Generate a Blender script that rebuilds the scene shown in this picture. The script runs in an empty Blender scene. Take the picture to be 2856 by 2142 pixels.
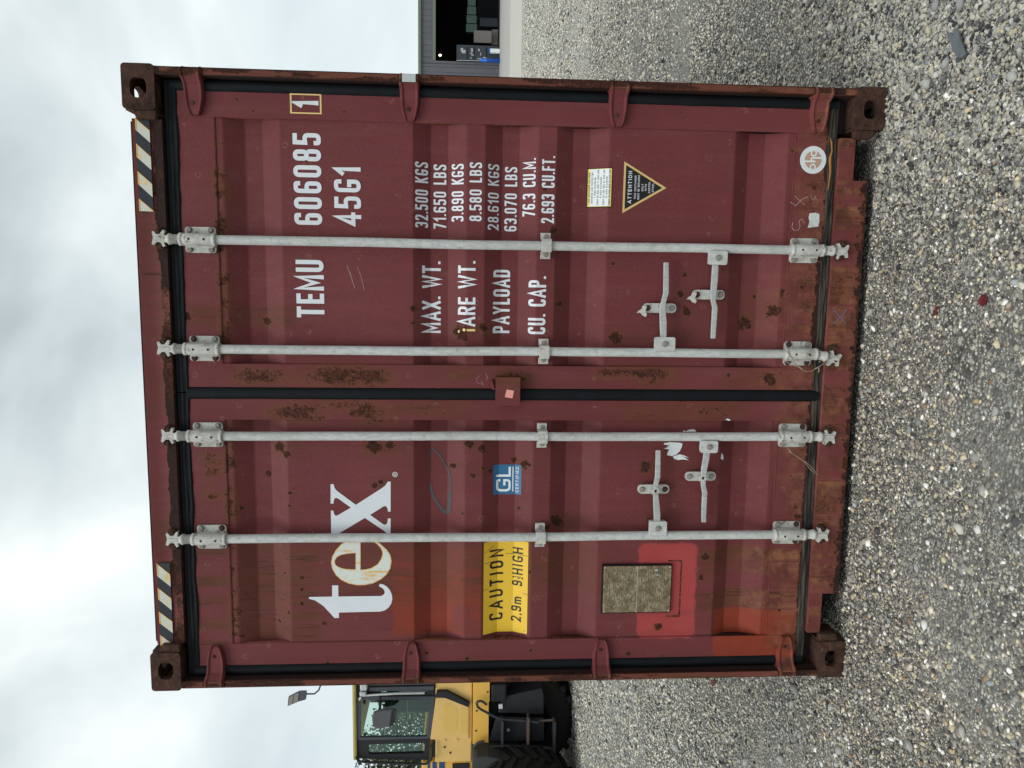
import bpy, bmesh, math, random
import numpy as np
from mathutils import Matrix, Vector, geometry
random.seed(7)
rng = np.random.default_rng(11)
SC = bpy.context.scene
COL = SC.collection
R = math.radians

# ------------------------------------------------------------------ camera
cd = bpy.data.cameras.new('camera')
cam = bpy.data.objects.new('camera', cd)
COL.objects.link(cam)
cd.sensor_width = 36.0
cd.lens = 26.47
cd.clip_start = 0.05
cd.clip_end = 3000
# the phone was held on its side: its right-hand axis points down, its top to the container's right
cam.matrix_world = Matrix(((0.0139614, 0.9916205, 0.1284285, 1.64855),
                           (-0.0642504, 0.1290653, -0.9895524, -2.95481),
                           (-0.9978361, 0.0055639, 0.0655140, 1.64498),
                           (0, 0, 0, 1)))
SC.camera = cam

# ------------------------------------------------------------------ sky, sun, exposure
SUN_EL, SUN_AZ = R(56), R(198)      # behind the photographer, veiled by cloud
world = bpy.data.worlds.new('World')
SC.world = world
world.use_nodes = True
wt = world.node_tree
for n in list(wt.nodes): wt.nodes.remove(n)
def wn(t, **k):
    n = wt.nodes.new(t)
    for a, b in k.items(): setattr(n, a, b)
    return n
def wl(a, b): wt.links.new(a, b)
out = wn('ShaderNodeOutputWorld'); bg = wn('ShaderNodeBackground'); bg2 = wn('ShaderNodeBackground')
sky = wn('ShaderNodeTexSky'); sky.sky_type = 'NISHITA'; sky.sun_disc = False
sky.sun_elevation = SUN_EL; sky.sun_rotation = SUN_AZ
bg2.inputs['Strength'].default_value = 0.10
wl(sky.outputs[0], bg2.inputs[0])
tc = wn('ShaderNodeTexCoord'); sp = wn('ShaderNodeSeparateXYZ'); wl(tc.outputs['Generated'], sp.inputs[0])
zc = wn('ShaderNodeMath', operation='MAXIMUM'); zc.inputs[1].default_value = 0.0; wl(sp.outputs[2], zc.inputs[0])
za = wn('ShaderNodeMath', operation='ADD'); za.inputs[1].default_value = 0.55; wl(zc.outputs[0], za.inputs[0])
dx = wn('ShaderNodeMath', operation='DIVIDE'); wl(sp.outputs[0], dx.inputs[0]); wl(za.outputs[0], dx.inputs[1])
dy = wn('ShaderNodeMath', operation='DIVIDE'); wl(sp.outputs[1], dy.inputs[0]); wl(za.outputs[0], dy.inputs[1])
cb = wn('ShaderNodeCombineXYZ'); wl(dx.outputs[0], cb.inputs[0]); wl(dy.outputs[0], cb.inputs[1])
cb.inputs[2].default_value = 5.2
nz = wn('ShaderNodeTexNoise'); nz.inputs['Scale'].default_value = 2.6; nz.inputs['Detail'].default_value = 5
nz.inputs['Roughness'].default_value = 0.48; nz.inputs['Distortion'].default_value = 0.35
wl(cb.outputs[0], nz.inputs['Vector'])
cr = wn('ShaderNodeValToRGB')
e = cr.color_ramp.elements
e[0].position = 0.33; e[0].color = (0.37, 0.42, 0.435, 1)
e[1].position = 0.72; e[1].color = (0.96, 0.98, 0.95, 1)
m = e.new(0.47); m.color = (0.55, 0.61, 0.62, 1)
m = e.new(0.57); m.color = (0.68, 0.73, 0.73, 1)
wl(nz.outputs[0], cr.inputs[0])
# thinner, evener cloud towards the horizon
hm = wn('ShaderNodeMapRange'); hm.inputs['From Min'].default_value = 0.0; hm.inputs['From Max'].default_value = 0.42
hm.inputs['To Min'].default_value = 1.0; hm.inputs['To Max'].default_value = 0.0
wl(sp.outputs[2], hm.inputs[0])
hmix = wn('ShaderNodeMixRGB'); hmix.inputs[2].default_value = (0.59, 0.665, 0.69, 1)
wl(hm.outputs[0], hmix.inputs[0]); wl(cr.outputs[0], hmix.inputs[1])
wl(hmix.outputs[0], bg.inputs[0]); bg.inputs['Strength'].default_value = 1.0
mx = wn('ShaderNodeMixShader'); mx.inputs[0].default_value = 0.93
wl(bg2.outputs[0], mx.inputs[1]); wl(bg.outputs[0], mx.inputs[2]); wl(mx.outputs[0], out.inputs[0])

sl = bpy.data.lights.new('sun', 'SUN'); so = bpy.data.objects.new('sun', sl); COL.objects.link(so)
sl.energy = 1.1; sl.angle = R(30); sl.color = (1.0, 0.97, 0.92)
sd = Vector((math.sin(SUN_AZ) * math.cos(SUN_EL), math.cos(SUN_AZ) * math.cos(SUN_EL), math.sin(SUN_EL)))
so.rotation_euler = sd.to_track_quat('Z', 'Y').to_euler()
so.location = (0, -6, 12)
vs = SC.view_settings
SC.display_settings.display_device = 'sRGB'
vs.view_transform = 'Standard'; vs.look = 'None'; vs.gamma = 1; vs.exposure = 0.42; vs.use_curve_mapping = False

# ------------------------------------------------------------------ object helpers
def tag(o, label=None, cat=None, group=None, kind=None):
    if label: o['label'] = label
    if cat: o['category'] = cat
    if group: o['group'] = group
    if kind: o['kind'] = kind
    return o
ORG = {}
def link(o, parent=None):
    """locations are given in world metres; the parent's own place is taken out again"""
    COL.objects.link(o)
    if parent is not None:
        o.parent = parent
        o.matrix_parent_inverse = Matrix.Translation(-ORG[parent.name])
    ORG[o.name] = o.location.copy()
    return o
def empty(name, loc=(0, 0, 0), parent=None):
    o = bpy.data.objects.new(name, None)
    o.location = loc; o.empty_display_size = 0.2
    return link(o, parent)
def meshdata(name, verts, faces, mat=None, smooth=False):
    me = bpy.data.meshes.new(name)
    me.from_pydata([tuple(v) for v in verts], [], faces)
    me.update()
    if mat: me.materials.append(mat)
    if smooth: me.shade_smooth()
    return me
def obj(name, me, parent=None, loc=(0, 0, 0), rot=(0, 0, 0)):
    o = bpy.data.objects.new(name, me)
    o.location = loc; o.rotation_euler = rot
    return link(o, parent)

class MB:
    """collects simple shapes into one mesh"""
    def __init__(s): s.v = []; s.f = []; s.sm = []
    def add(s, v, f, smooth=False):
        n = len(s.v); s.v += [tuple(p) for p in v]
        s.f += [tuple(i + n for i in q) for q in f]; s.sm += [smooth] * len(f)
    def box(s, x0, x1, y0, y1, z0, z1, M=None):
        v = [(x, y, z) for x in (x0, x1) for y in (y0, y1) for z in (z0, z1)]
        if M is not None: v = [M @ Vector(p) for p in v]
        s.add(v, [(0, 1, 3, 2), (4, 6, 7, 5), (0, 4, 5, 1), (2, 3, 7, 6), (0, 2, 6, 4), (1, 5, 7, 3)])
        return s
    def prism(s, poly, y0, y1):
        """poly: list of (x, z), extruded from y0 to y1"""
        n = len(poly)
        v = [(x, y0, z) for x, z in poly] + [(x, y1, z) for x, z in poly]
        f = [(i, (i + 1) % n, (i + 1) % n + n, i + n) for i in range(n)]
        tri = geometry.tessellate_polygon([[Vector((x, z, 0)) for x, z in poly]])
        f += [tuple(t) for t in tri] + [tuple(i + n for i in reversed(t)) for t in tri]
        s.add(v, f); return s
    def tube(s, pts, r, n=10, caps=True, smooth=True, rs=None):
        pts = [Vector(p) for p in pts]; rings = []
        up = None
        for i, p in enumerate(pts):
            if i == 0: t = (pts[1] - pts[0]).normalized()
            elif i == len(pts) - 1: t = (pts[-1] - pts[-2]).normalized()
            else: t = ((pts[i + 1] - p).normalized() + (p - pts[i - 1]).normalized()).normalized()
            if up is None:
                up = Vector((0, 0, 1)) if abs(t.z) < 0.9 else Vector((1, 0, 0))
            a = (up - t * up.dot(t)).normalized(); up = a
            b = t.cross(a)
            rr = rs[i] if rs else r
            rings.append([p + (a * math.cos(k * 2 * math.pi / n) + b * math.sin(k * 2 * math.pi / n)) * rr for k in range(n)])
        v = [q for g in rings for q in g]; f = []
        for i in range(len(pts) - 1):
            for k in range(n):
                f.append((i * n + k, i * n + (k + 1) % n, (i + 1) * n + (k + 1) % n, (i + 1) * n + k))
        s.add(v, f, smooth)
        if caps:
            s.add(rings[0], [tuple(range(n))[::-1]]); s.add(rings[-1], [tuple(range(n))])
        return s
    def lathe(s, prof, c, axis='z', n=24, smooth=True):
        """prof: (radius, height) pairs"""
        v = []; f = []
        for r_, h in prof:
            for k in range(n):
                a = 2 * math.pi * k / n
                p = {'z': (r_ * math.cos(a), r_ * math.sin(a), h), 'y': (r_ * math.cos(a), h, r_ * math.sin(a)),
                     'x': (h, r_ * math.cos(a), r_ * math.sin(a))}[axis]
                v.append((p[0] + c[0], p[1] + c[1], p[2] + c[2]))
        for i in range(len(prof) - 1):
            for k in range(n):
                f.append((i * n + k, i * n + (k + 1) % n, (i + 1) * n + (k + 1) % n, (i + 1) * n + k))
        s.add(v, f, smooth); return s
    def data(s, name, mat):
        me = bpy.data.meshes.new(name)
        me.from_pydata(s.v, [], s.f); me.update()
        me.polygons.foreach_set('use_smooth', s.sm)
        bm = bmesh.new(); bm.from_mesh(me); bmesh.ops.recalc_face_normals(bm, faces=bm.faces); bm.to_mesh(me); bm.free()
        if mat: me.materials.append(mat)
        return me
    def build(s, name, mat, parent=None, loc=(0, 0, 0), rot=(0, 0, 0), bevel=0, seg=2):
        me = s.data(name, mat)
        o = obj(name, me, parent, loc, rot)
        if bevel: add_bevel(o, bevel, seg)
        return o
def add_bevel(o, w, seg=2):
    b = o.modifiers.new('bevel', 'BEVEL'); b.width = w; b.segments = seg; b.limit_method = 'ANGLE'; b.angle_limit = R(40)
    b.harden_normals = False

# ------------------------------------------------------------------ node helper
class NT:
    def __init__(s, name):
        s.m = bpy.data.materials.new(name); s.m.use_nodes = True
        s.t = s.m.node_tree
        for n in list(s.t.nodes): s.t.nodes.remove(n)
        s.out = s.t.nodes.new('ShaderNodeOutputMaterial')
        s.b = s.t.nodes.new('ShaderNodeBsdfPrincipled'); s.t.links.new(s.b.outputs[0], s.out.inputs[0])
        s.b.inputs['Specular IOR Level'].default_value = 0.35
        c = s.t.nodes.new('ShaderNodeTexCoord'); s.P = c.outputs['Object']
    def vary(s):
        """each copy of a part gets its own piece of the pattern"""
        i = s.t.nodes.new('ShaderNodeObjectInfo'); m = s.t.nodes.new('ShaderNodeVectorMath'); m.operation = 'MULTIPLY_ADD'
        s.t.links.new(i.outputs['Random'], m.inputs[0]); m.inputs[1].default_value = (31, 17, 23); s.t.links.new(s.P, m.inputs[2]); s.P = m.outputs[0]
        return s
    def put(s, sock, val):
        if hasattr(val, 'node'): s.t.links.new(val, sock)
        elif isinstance(val, (tuple, list)):
            sock.default_value = tuple(val) + ((1,) if len(sock.default_value) == 4 and len(val) == 3 else ())
        else: sock.default_value = val
    def math(s, op, a, b=0.0, c=0.0, clamp=False):
        n = s.t.nodes.new('ShaderNodeMath'); n.operation = op; n.use_clamp = clamp
        s.put(n.inputs[0], a); s.put(n.inputs[1], b); s.put(n.inputs[2], c); return n.outputs[0]
    def noise(s, scale, detail=3, rough=0.55, vec=None, dist=0, stretch=None, color=False):
        n = s.t.nodes.new('ShaderNodeTexNoise'); n.inputs['Scale'].default_value = scale
        n.inputs['Detail'].default_value = detail; n.inputs['Roughness'].default_value = rough; n.inputs['Distortion'].default_value = dist
        v = vec or s.P
        if stretch:
            mp = s.t.nodes.new('ShaderNodeMapping'); mp.inputs['Scale'].default_value = stretch
            s.t.links.new(v, mp.inputs[0]); v = mp.outputs[0]
        s.t.links.new(v, n.inputs['Vector']); return n.outputs[1 if color else 0]
    def vor(s, scale, out='Distance', vec=None, rand=1.0, feature='F1'):
        n = s.t.nodes.new('ShaderNodeTexVoronoi'); n.inputs['Scale'].default_value = scale; n.feature = feature
        n.inputs['Randomness'].default_value = rand
        s.t.links.new(vec or s.P, n.inputs['Vector']); return n.outputs[out]
    def mr(s, v, a, b, c=0.0, d=1.0, smooth=True):
        n = s.t.nodes.new('ShaderNodeMapRange'); n.interpolation_type = 'SMOOTHSTEP' if smooth else 'LINEAR'
        s.put(n.inputs[0], v); s.put(n.inputs[1], a); s.put(n.inputs[2], b); s.put(n.inputs[3], c); s.put(n.inputs[4], d)
        return n.outputs[0]
    def mix(s, f, a, b, mode='MIX'):
        n = s.t.nodes.new('ShaderNodeMixRGB'); n.blend_type = mode
        s.put(n.inputs[0], f); s.put(n.inputs[1], a); s.put(n.inputs[2], b); return n.outputs[0]
    def attr(s, name, out='Color'):
        n = s.t.nodes.new('ShaderNodeAttribute'); n.attribute_name = name; return n.outputs[out]
    def sep(s, c):
        n = s.t.nodes.new('ShaderNodeSeparateColor'); s.t.links.new(c, n.inputs[0]); return n.outputs
    def ramp(s, v, stops):
        n = s.t.nodes.new('ShaderNodeValToRGB'); e = n.color_ramp.elements
        e[0].position = stops[0][0]; e[0].color = tuple(stops[0][1]) + (1,)
        e[1].position = stops[-1][0]; e[1].color = tuple(stops[-1][1]) + (1,)
        for p, c in stops[1:-1]:
            q = e.new(p); q.color = tuple(c) + (1,)
        s.t.links.new(v, n.inputs[0]); return n.outputs[0]
    def bump(s, h, strength, dist=0.01):
        n = s.t.nodes.new('ShaderNodeBump'); n.inputs['Strength'].default_value = strength; n.inputs['Distance'].default_value = dist
        s.t.links.new(h, n.inputs['Height']); s.t.links.new(n.outputs[0], s.b.inputs['Normal'])
    def fin(s, col=None, rough=0.6, metal=0.0, spec=None):
        if col is not None: s.put(s.b.inputs['Base Color'], col)
        s.put(s.b.inputs['Roughness'], rough); s.put(s.b.inputs['Metallic'], metal)
        if spec is not None: s.b.inputs['Specular IOR Level'].default_value = spec
        return s.m

def mat_paint():
    t = NT('oxide_red_paint')
    st = t.attr('stain'); ch = t.sep(st); rust, dirt, brick = ch[0], ch[1], ch[2]; bright = t.attr('stain', 'Alpha')
    base = t.mix(t.noise(1.3, 4), (0.114, 0.0205, 0.0240), (0.200, 0.050, 0.054))
    base = t.mix(t.mr(t.noise(3.0, 5, 0.7, stretch=(6, 6, 0.7)), 0.45, 0.8, 0, 0.35), base, (0.225, 0.078, 0.078))
    base = t.mix(t.mr(t.noise(2.2, 7, 0.75), 0.50, 0.72, 0, 0.35), base, (0.135, 0.050, 0.040))
    base = t.mix(t.mr(t.noise(4.5, 7, 0.78, stretch=(5, 5, 0.6)), 0.54, 0.72, 0, 0.35), base, (0.105, 0.034, 0.030))
    base = t.mix(t.mr(t.noise(220, 2), 0.35, 0.75, 0, 0.10), base, (0.36, 0.20, 0.20))
    base = t.mix(brick, base, t.mix(t.noise(9, 5), (0.21, 0.036, 0.018), (0.30, 0.058, 0.034)))
    base = t.mix(bright, base, t.mix(t.noise(8, 4), (0.36, 0.052, 0.052), (0.43, 0.078, 0.078)))
    # brown run-off film
    d = t.math('MULTIPLY', dirt, t.mr(t.noise(2.0, 6, 0.7, stretch=(24, 24, 0.9)), 0.36, 0.60, 0.25, 1.1))
    pz = t.t.nodes.new('ShaderNodeSeparateXYZ'); t.t.links.new(t.P, pz.inputs[0])
    low = t.mr(pz.outputs[2], 0.55, 0.30)
    dc = t.mix(low, t.mix(t.noise(5, 3), (0.085, 0.030, 0.018), (0.170, 0.062, 0.038)), t.mix(t.mr(t.noise(13, 5, 0.7), 0.36, 0.64), (0.095, 0.036, 0.022), (0.270, 0.110, 0.062)))
    base = t.mix(t.math('MULTIPLY', d, 1.3, clamp=True), base, dc)
    # thin dark run lines where the film is thick
    ridge = t.math('ABSOLUTE', t.math('SUBTRACT', t.noise(2.6, 3, 0.5, stretch=(9, 9, 0.28)), 0.5))
    base = t.mix(t.math('MULTIPLY', t.mr(dirt, 0.3, 0.7, 0, 0.55), t.mr(ridge, 0.014, 0.0)), base, (0.045, 0.016, 0.012))
    # small chips with pale brown rims
    v = t.vor(17); vc = t.sep(t.vor(17, 'Color')); on = t.math('GREATER_THAN', vc[0], 0.70)
    rad = t.math('MULTIPLY', vc[1], 0.16)
    halo = t.math('MULTIPLY', on, t.mr(t.math('SUBTRACT', v, t.math('ADD', rad, 0.03)), 0.0, 0.10, 1, 0))
    core = t.math('MULTIPLY', on, t.mr(t.math('SUBTRACT', v, t.math('MULTIPLY', rad, 0.55)), 0.0, 0.05, 1, 0))
    nn = t.mr(t.noise(75, 4), 0.42, 0.6)
    base = t.mix(t.math('MULTIPLY', t.math('MULTIPLY', halo, nn), 0.42), base, (0.30, 0.14, 0.105))
    base = t.mix(t.math('MULTIPLY', t.math('MULTIPLY', core, nn), 0.75), base, (0.060, 0.020, 0.016))
    # rust where the stain map says so, broken up
    rn = t.math('ADD', t.math('MULTIPLY', t.noise(120, 4, 0.7), 0.6), t.math('MULTIPLY', t.noise(38, 5, 0.7), 0.4))
    rm = t.mr(t.math('ADD', rust, t.math('MULTIPLY', t.math('SUBTRACT', rn, 0.5), 2.2)), 0.40, 0.85)
    rm = t.math('MULTIPLY', rm, t.mr(rust, 0.03, 0.2))
    rustcol = t.ramp(t.noise(90, 6, 0.75), [(0.30, (0.020, 0.010, 0.008)), (0.48, (0.045, 0.018, 0.013)), (0.60, (0.085, 0.030, 0.018)), (0.78, (0.16, 0.070, 0.040))])
    rh = t.mr(t.math('ADD', rust, t.math('MULTIPLY', t.math('SUBTRACT', rn, 0.5), 0.9)), 0.10, 0.50, 0, 0.55)
    base = t.mix(rh, base, (0.17, 0.062, 0.034))
    rustcol = t.mix(t.mr(rust, 0.98, 1.15, 0, 0.85), rustcol, t.mix(t.noise(45, 6, 0.8), (0.008, 0.005, 0.005), (0.050, 0.030, 0.028)))
    base = t.mix(rm, base, rustcol)
    h = t.math('ADD', t.math('MULTIPLY', rm, t.noise(130, 4)), t.math('MULTIPLY', t.noise(7, 2), 0.35))
    t.bump(h, 0.35, 0.006)
    return t.fin(base, t.mix(rm, (0.55,) * 3, (0.9,) * 3), spec=0.16)

def mat_rust():
    t = NT('rusty_casting').vary()
    c = t.ramp(t.noise(28, 8, 0.72), [(0.30, (0.022, 0.011, 0.009)), (0.46, (0.060, 0.030, 0.021)), (0.58, (0.095, 0.046, 0.031)), (0.72, (0.20, 0.118, 0.082))])
    c = t.mix(t.mr(t.noise(9, 3), 0.45, 0.65, 0, 0.5), c, (0.080, 0.040, 0.033))
    t.bump(t.noise(60, 8, 0.75), 0.9, 0.012)
    return t.fin(c, 0.88, spec=0.25)

def mat_galv(name='galvanised_steel', tint=(1, 1, 1), rusty=0.0):
    t = NT(name).vary()
    a = tuple(x * y for x, y in zip((0.50, 0.52, 0.50), tint)); b = tuple(x * y for x, y in zip((0.64, 0.655, 0.64), tint))
    c = t.mix(t.mr(t.noise(60, 5, 0.7, stretch=(1.5, 1.5, 0.5)), 0.35, 0.65), a, b)
    c = t.mix(t.mr(t.noise(30, 7, 0.75), 0.50, 0.68, 0, 0.6), c, (0.32, 0.325, 0.315))
    c = t.mix(t.mr(t.noise(3, 4, 0.6), 0.45, 0.7, 0, 0.35), c, (0.40, 0.385, 0.35))
    c = t.mix(t.mr(t.noise(34, 6, 0.75), 0.62 - rusty * .35, 0.72 - rusty * .3, 0, 0.5 + rusty), c, (0.17, 0.10, 0.07))
    t.bump(t.noise(140, 4), 0.25, 0.003)
    return t.fin(c, 0.62, spec=0.3)

def flat(name, c, rough=0.6, var=0.12, scale=8, bump=0.0, spec=0.35, metal=0.0):
    t = NT(name)
    a = tuple(max(0, x * (1 - var)) for x in c); b = tuple(min(1, x * (1 + var)) for x in c)
    col = t.mix(t.noise(scale, 5, 0.65), a, b)
    if bump: t.bump(t.noise(scale * 8, 4), bump, 0.004)
    return t.fin(col, rough, metal, spec)

M = {}
M['paint'] = mat_paint()
M['rust'] = mat_rust()
M['galv'] = mat_galv()
M['grip'] = mat_galv('scuffed_handle_steel', (.80, .82, .84), 0.05)
M['bracket'] = mat_galv('weathered_bracket_paint', (0.98, 0.95, 0.91), 0.22)
M['rubber'] = flat('black_rubber', (0.0065, 0.0085, 0.011), 0.6, 0.6, 14, 0.3, spec=0.18)
def mat_oldrubber():
    t = NT('worn_bottom_rubber')
    c = t.ramp(t.noise(5, 6, 0.7, stretch=(1, 1, 16)), [(0.36, (0.007, 0.007, 0.007)), (0.5, (0.035, 0.031, 0.026)), (0.62, (0.085, 0.072, 0.052)), (0.8, (0.14, 0.075, 0.03))])
    t.bump(t.noise(40, 5), 0.6, 0.006)
    return t.fin(c, 0.8)
M['oldrubber'] = mat_oldrubber()
def mat_white():
    t = NT('white_lettering')
    c = t.mix(t.noise(18, 4), (0.70, 0.75, 0.80), (0.80, 0.83, 0.87))
    c = t.mix(t.mr(t.noise(45, 5, 0.7), 0.70, 0.76, 0, 0.8), c, (0.25, 0.08, 0.07))
    return t.fin(c, 0.5)
M['white'] = mat_white()
def mat_aged(name, base, stain, thr=0.5, stretch=(14, 14, 2.2), dark=(0.16, 0.12, 0.08)):
    t = NT(name)
    c = t.mix(t.mr(t.noise(3.2, 6, 0.68, stretch=stretch), thr, thr + 0.16), base, stain)
    c = t.mix(t.mr(t.noise(5.5, 6, 0.75, stretch=stretch), 0.63, 0.69, 0, 0.75), c, dark)
    return t.fin(c, 0.55)
M['aged'] = mat_aged('yellowed_white_lettering', (0.72, 0.77, 0.72), (0.78, 0.48, 0.16), 0.52)
M['amber'] = flat('yellow_rimmed_edge', (0.80, 0.42, 0.10), 0.5, 0.3, 30)
M['yellowed'] = flat('yellowed_lettering', (0.84, 0.62, 0.26), 0.5, 0.15, 20)
M['cream'] = mat_aged('faded_reflective_white', (0.62, 0.64, 0.56), (0.76, 0.52, 0.12), 0.53, (6, 6, 6))
M['stripeblack'] = flat('black_stripe_film', (0.020, 0.027, 0.034), 0.5, 0.5, 25)
M['caution'] = mat_aged('caution_yellow_film', (0.86, 0.55, 0.045), (0.74, 0.41, 0.03), 0.60, (3, 3, 1), (0.45, 0.24, 0.03))
M['black'] = flat('black_print', (0.014, 0.014, 0.016), 0.5, 0.3)
M['blue'] = flat('sticker_blue', (0.030, 0.155, 0.31), 0.45, 0.2, 30)
M['stwhite'] = flat('sticker_white', (0.80, 0.84, 0.86), 0.5, 0.06)
M['styellow'] = flat('sticker_yellow', (0.88, 0.74, 0.20), 0.5, 0.1)
M['gold'] = flat('faded_gold_border', (0.72, 0.50, 0.20), 0.5, 0.12, 20)
M['tan'] = flat('sticker_tan', (0.50, 0.33, 0.25), 0.5, 0.1)
M['palegrey'] = flat('pale_grey_print', (0.50, 0.55, 0.56), 0.5, 0.1)
M['pink'] = flat('pink_tag', (0.86, 0.36, 0.31), 0.5, 0.05)
M['hole'] = flat('dark_hole', (0.012, 0.010, 0.010), 0.9, 0.2)
M['darkrust'] = flat('dark_rusty_bolt', (0.065, 0.032, 0.026), 0.85, 0.6, 60, 0.5)
M['wire'] = flat('old_seal_wire', (0.30, 0.24, 0.17), 0.7, 0.35, 60)
M['graffiti'] = flat('dark_grey_marker', (0.075, 0.080, 0.085), 0.7, 0.35, 30)
M['chalk'] = flat('chalk_scratch', (0.48, 0.33, 0.30), 0.8, 0.3, 60)
M['bluechalk'] = flat('blue_chalk', (0.16, 0.15, 0.27), 0.8, 0.3, 60)
M['inner'] = flat('dark_inner_steel', (0.030, 0.014, 0.013), 0.8, 0.3)
def mat_plate():
    t = NT('tarnished_data_plate')
    c = t.ramp(t.noise(24, 7, 0.75), [(0.28, (0.06, 0.045, 0.03)), (0.45, (0.23, 0.175, 0.105)), (0.58, (0.38, 0.33, 0.215)), (0.78, (0.54, 0.50, 0.38))])
    lines = t.noise(30, 2, 0.5, stretch=(2.2, 1, 14))
    c = t.mix(t.mr(lines, 0.52, 0.62, 0, 0.75), c, (0.085, 0.058, 0.032))
    t.bump(t.noise(100, 4), 0.4, 0.003)
    return t.fin(c, 0.55, 0.25)
M['plate'] = mat_plate()
M['darkplate'] = flat('worn_plate_ink', (.15, .11, .065), .6, .5, 60)
M['palewood_'] = flat('dull_pewter', (.36, .34, .29), .6, .4, 60)

# ------------------------------------------------------------------ numpy noise for the stain map
def _h(i, j, s):
    n = (i.astype(np.int64) * 374761393 + j.astype(np.int64) * 668265263 + s * 974634777) & 0x7fffffff
    n = ((n ^ (n >> 13)) * 1274126177) & 0x7fffffff
    return ((n ^ (n >> 16)) & 0xffff) / 65535.0
def vn(x, z, s=0):
    i = np.floor(x); j = np.floor(z); fx = x - i; fz = z - j
    fx = fx * fx * (3 - 2 * fx); fz = fz * fz * (3 - 2 * fz)
    a, b, c, d = _h(i, j, s), _h(i + 1, j, s), _h(i, j + 1, s), _h(i + 1, j + 1, s)
    return (a * (1 - fx) + b * fx) * (1 - fz) + (c * (1 - fx) + d * fx) * fz
def fb(x, z, s=0, o=4):
    r = 0; a = 0.5; t = 0
    for k in range(o):
        r = r + a * vn(x * 2 ** k, z * 2 ** k, s + k * 17); t += a; a *= 0.55
    return r / t
def ss(a, b, v):
    t = np.clip((v - a) / (b - a), 0, 1); return t * t * (3 - 2 * t)
SPOTS = [(1.554, 1.842, .015), (1.5, 1.842, .009), (1.462, 1.649, .036), (1.482, 1.564, .020), (1.58, 1.264, .017), (1.003, 2.006, .038), (1.003, 1.94, .02),
 (1.008, 1.62, .022), (.99, 1.57, .022), (.924, 1.388, .022), (.935, 1.43, .014), (.673, 1.242, .034), (.836, 1.998, .014), (.852, 1.972, .012), (.914, 1.68, .018), (.735, 1.407, .010),
 (.463, 1.36, .018), (1.512, .485, .036), (1.567, .383, .031), (1.629, .771, .018), (1.703, .753, .014), (1.635, .353, .018),
 (1.56, .745, .022), (.908, .883, .030), (.689, .863, .020), (.522, .616, .018), (.43, .628, .015), (.283, .279, .008), (1.501, 2.419, .017),
 (1.52, 2.72, .03), (1.45, 1.03, .03), (2.033, 1.326, .015), (1.873, 1.29, .017), (.99, 2.379, .026), (.97, 2.35, .02), (.881, 2.429, .012), (.815, 2.449, .009),
 (.755, 2.345, .008), (.807, 2.341, .009), (.744, 2.536, .010), (.255, 2.213, .012), (2.057, .246, .014), (.739, .236, .013), (.70, .232, .016),
 (1.299, .558, .012), (1.29, .39, .020), (1.27, .37, .016), (1.73, .60, .012), (1.744, 1.045, .012), (.34, 2.30, .010), (.40, 2.30, .012), (.45, 2.295, .014), (.47, 2.37, .012),
 (.20, 2.545, .010), (.30, 2.36, .010), (.255, 2.40, .012), (.12, 1.79, .008), (.09, 1.62, .014), (.075, 2.2, .014), (.10, .93, .012), (.085, .78, .010), (.12, 1.35, .010),
 (2.33, .80, .005), (2.34, .9, .005), (2.30, 1.02, .006), (2.29, 2.44, .007), (2.33, 2.5, .006), (2.30, 2.1, .007), (.70, 1.27, .014), (.66, 1.29, .015),
 (.905, 1.56, .012), (.895, 1.53, .010), (.88, 1.60, .012), (.72, 1.64, .008), (1.62, .45, .01), (1.3, .92, .02), (2.2, .34, .012), (1.66, .27, .012), (1.78, .24, .01)]
W_ = 2.438
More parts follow.
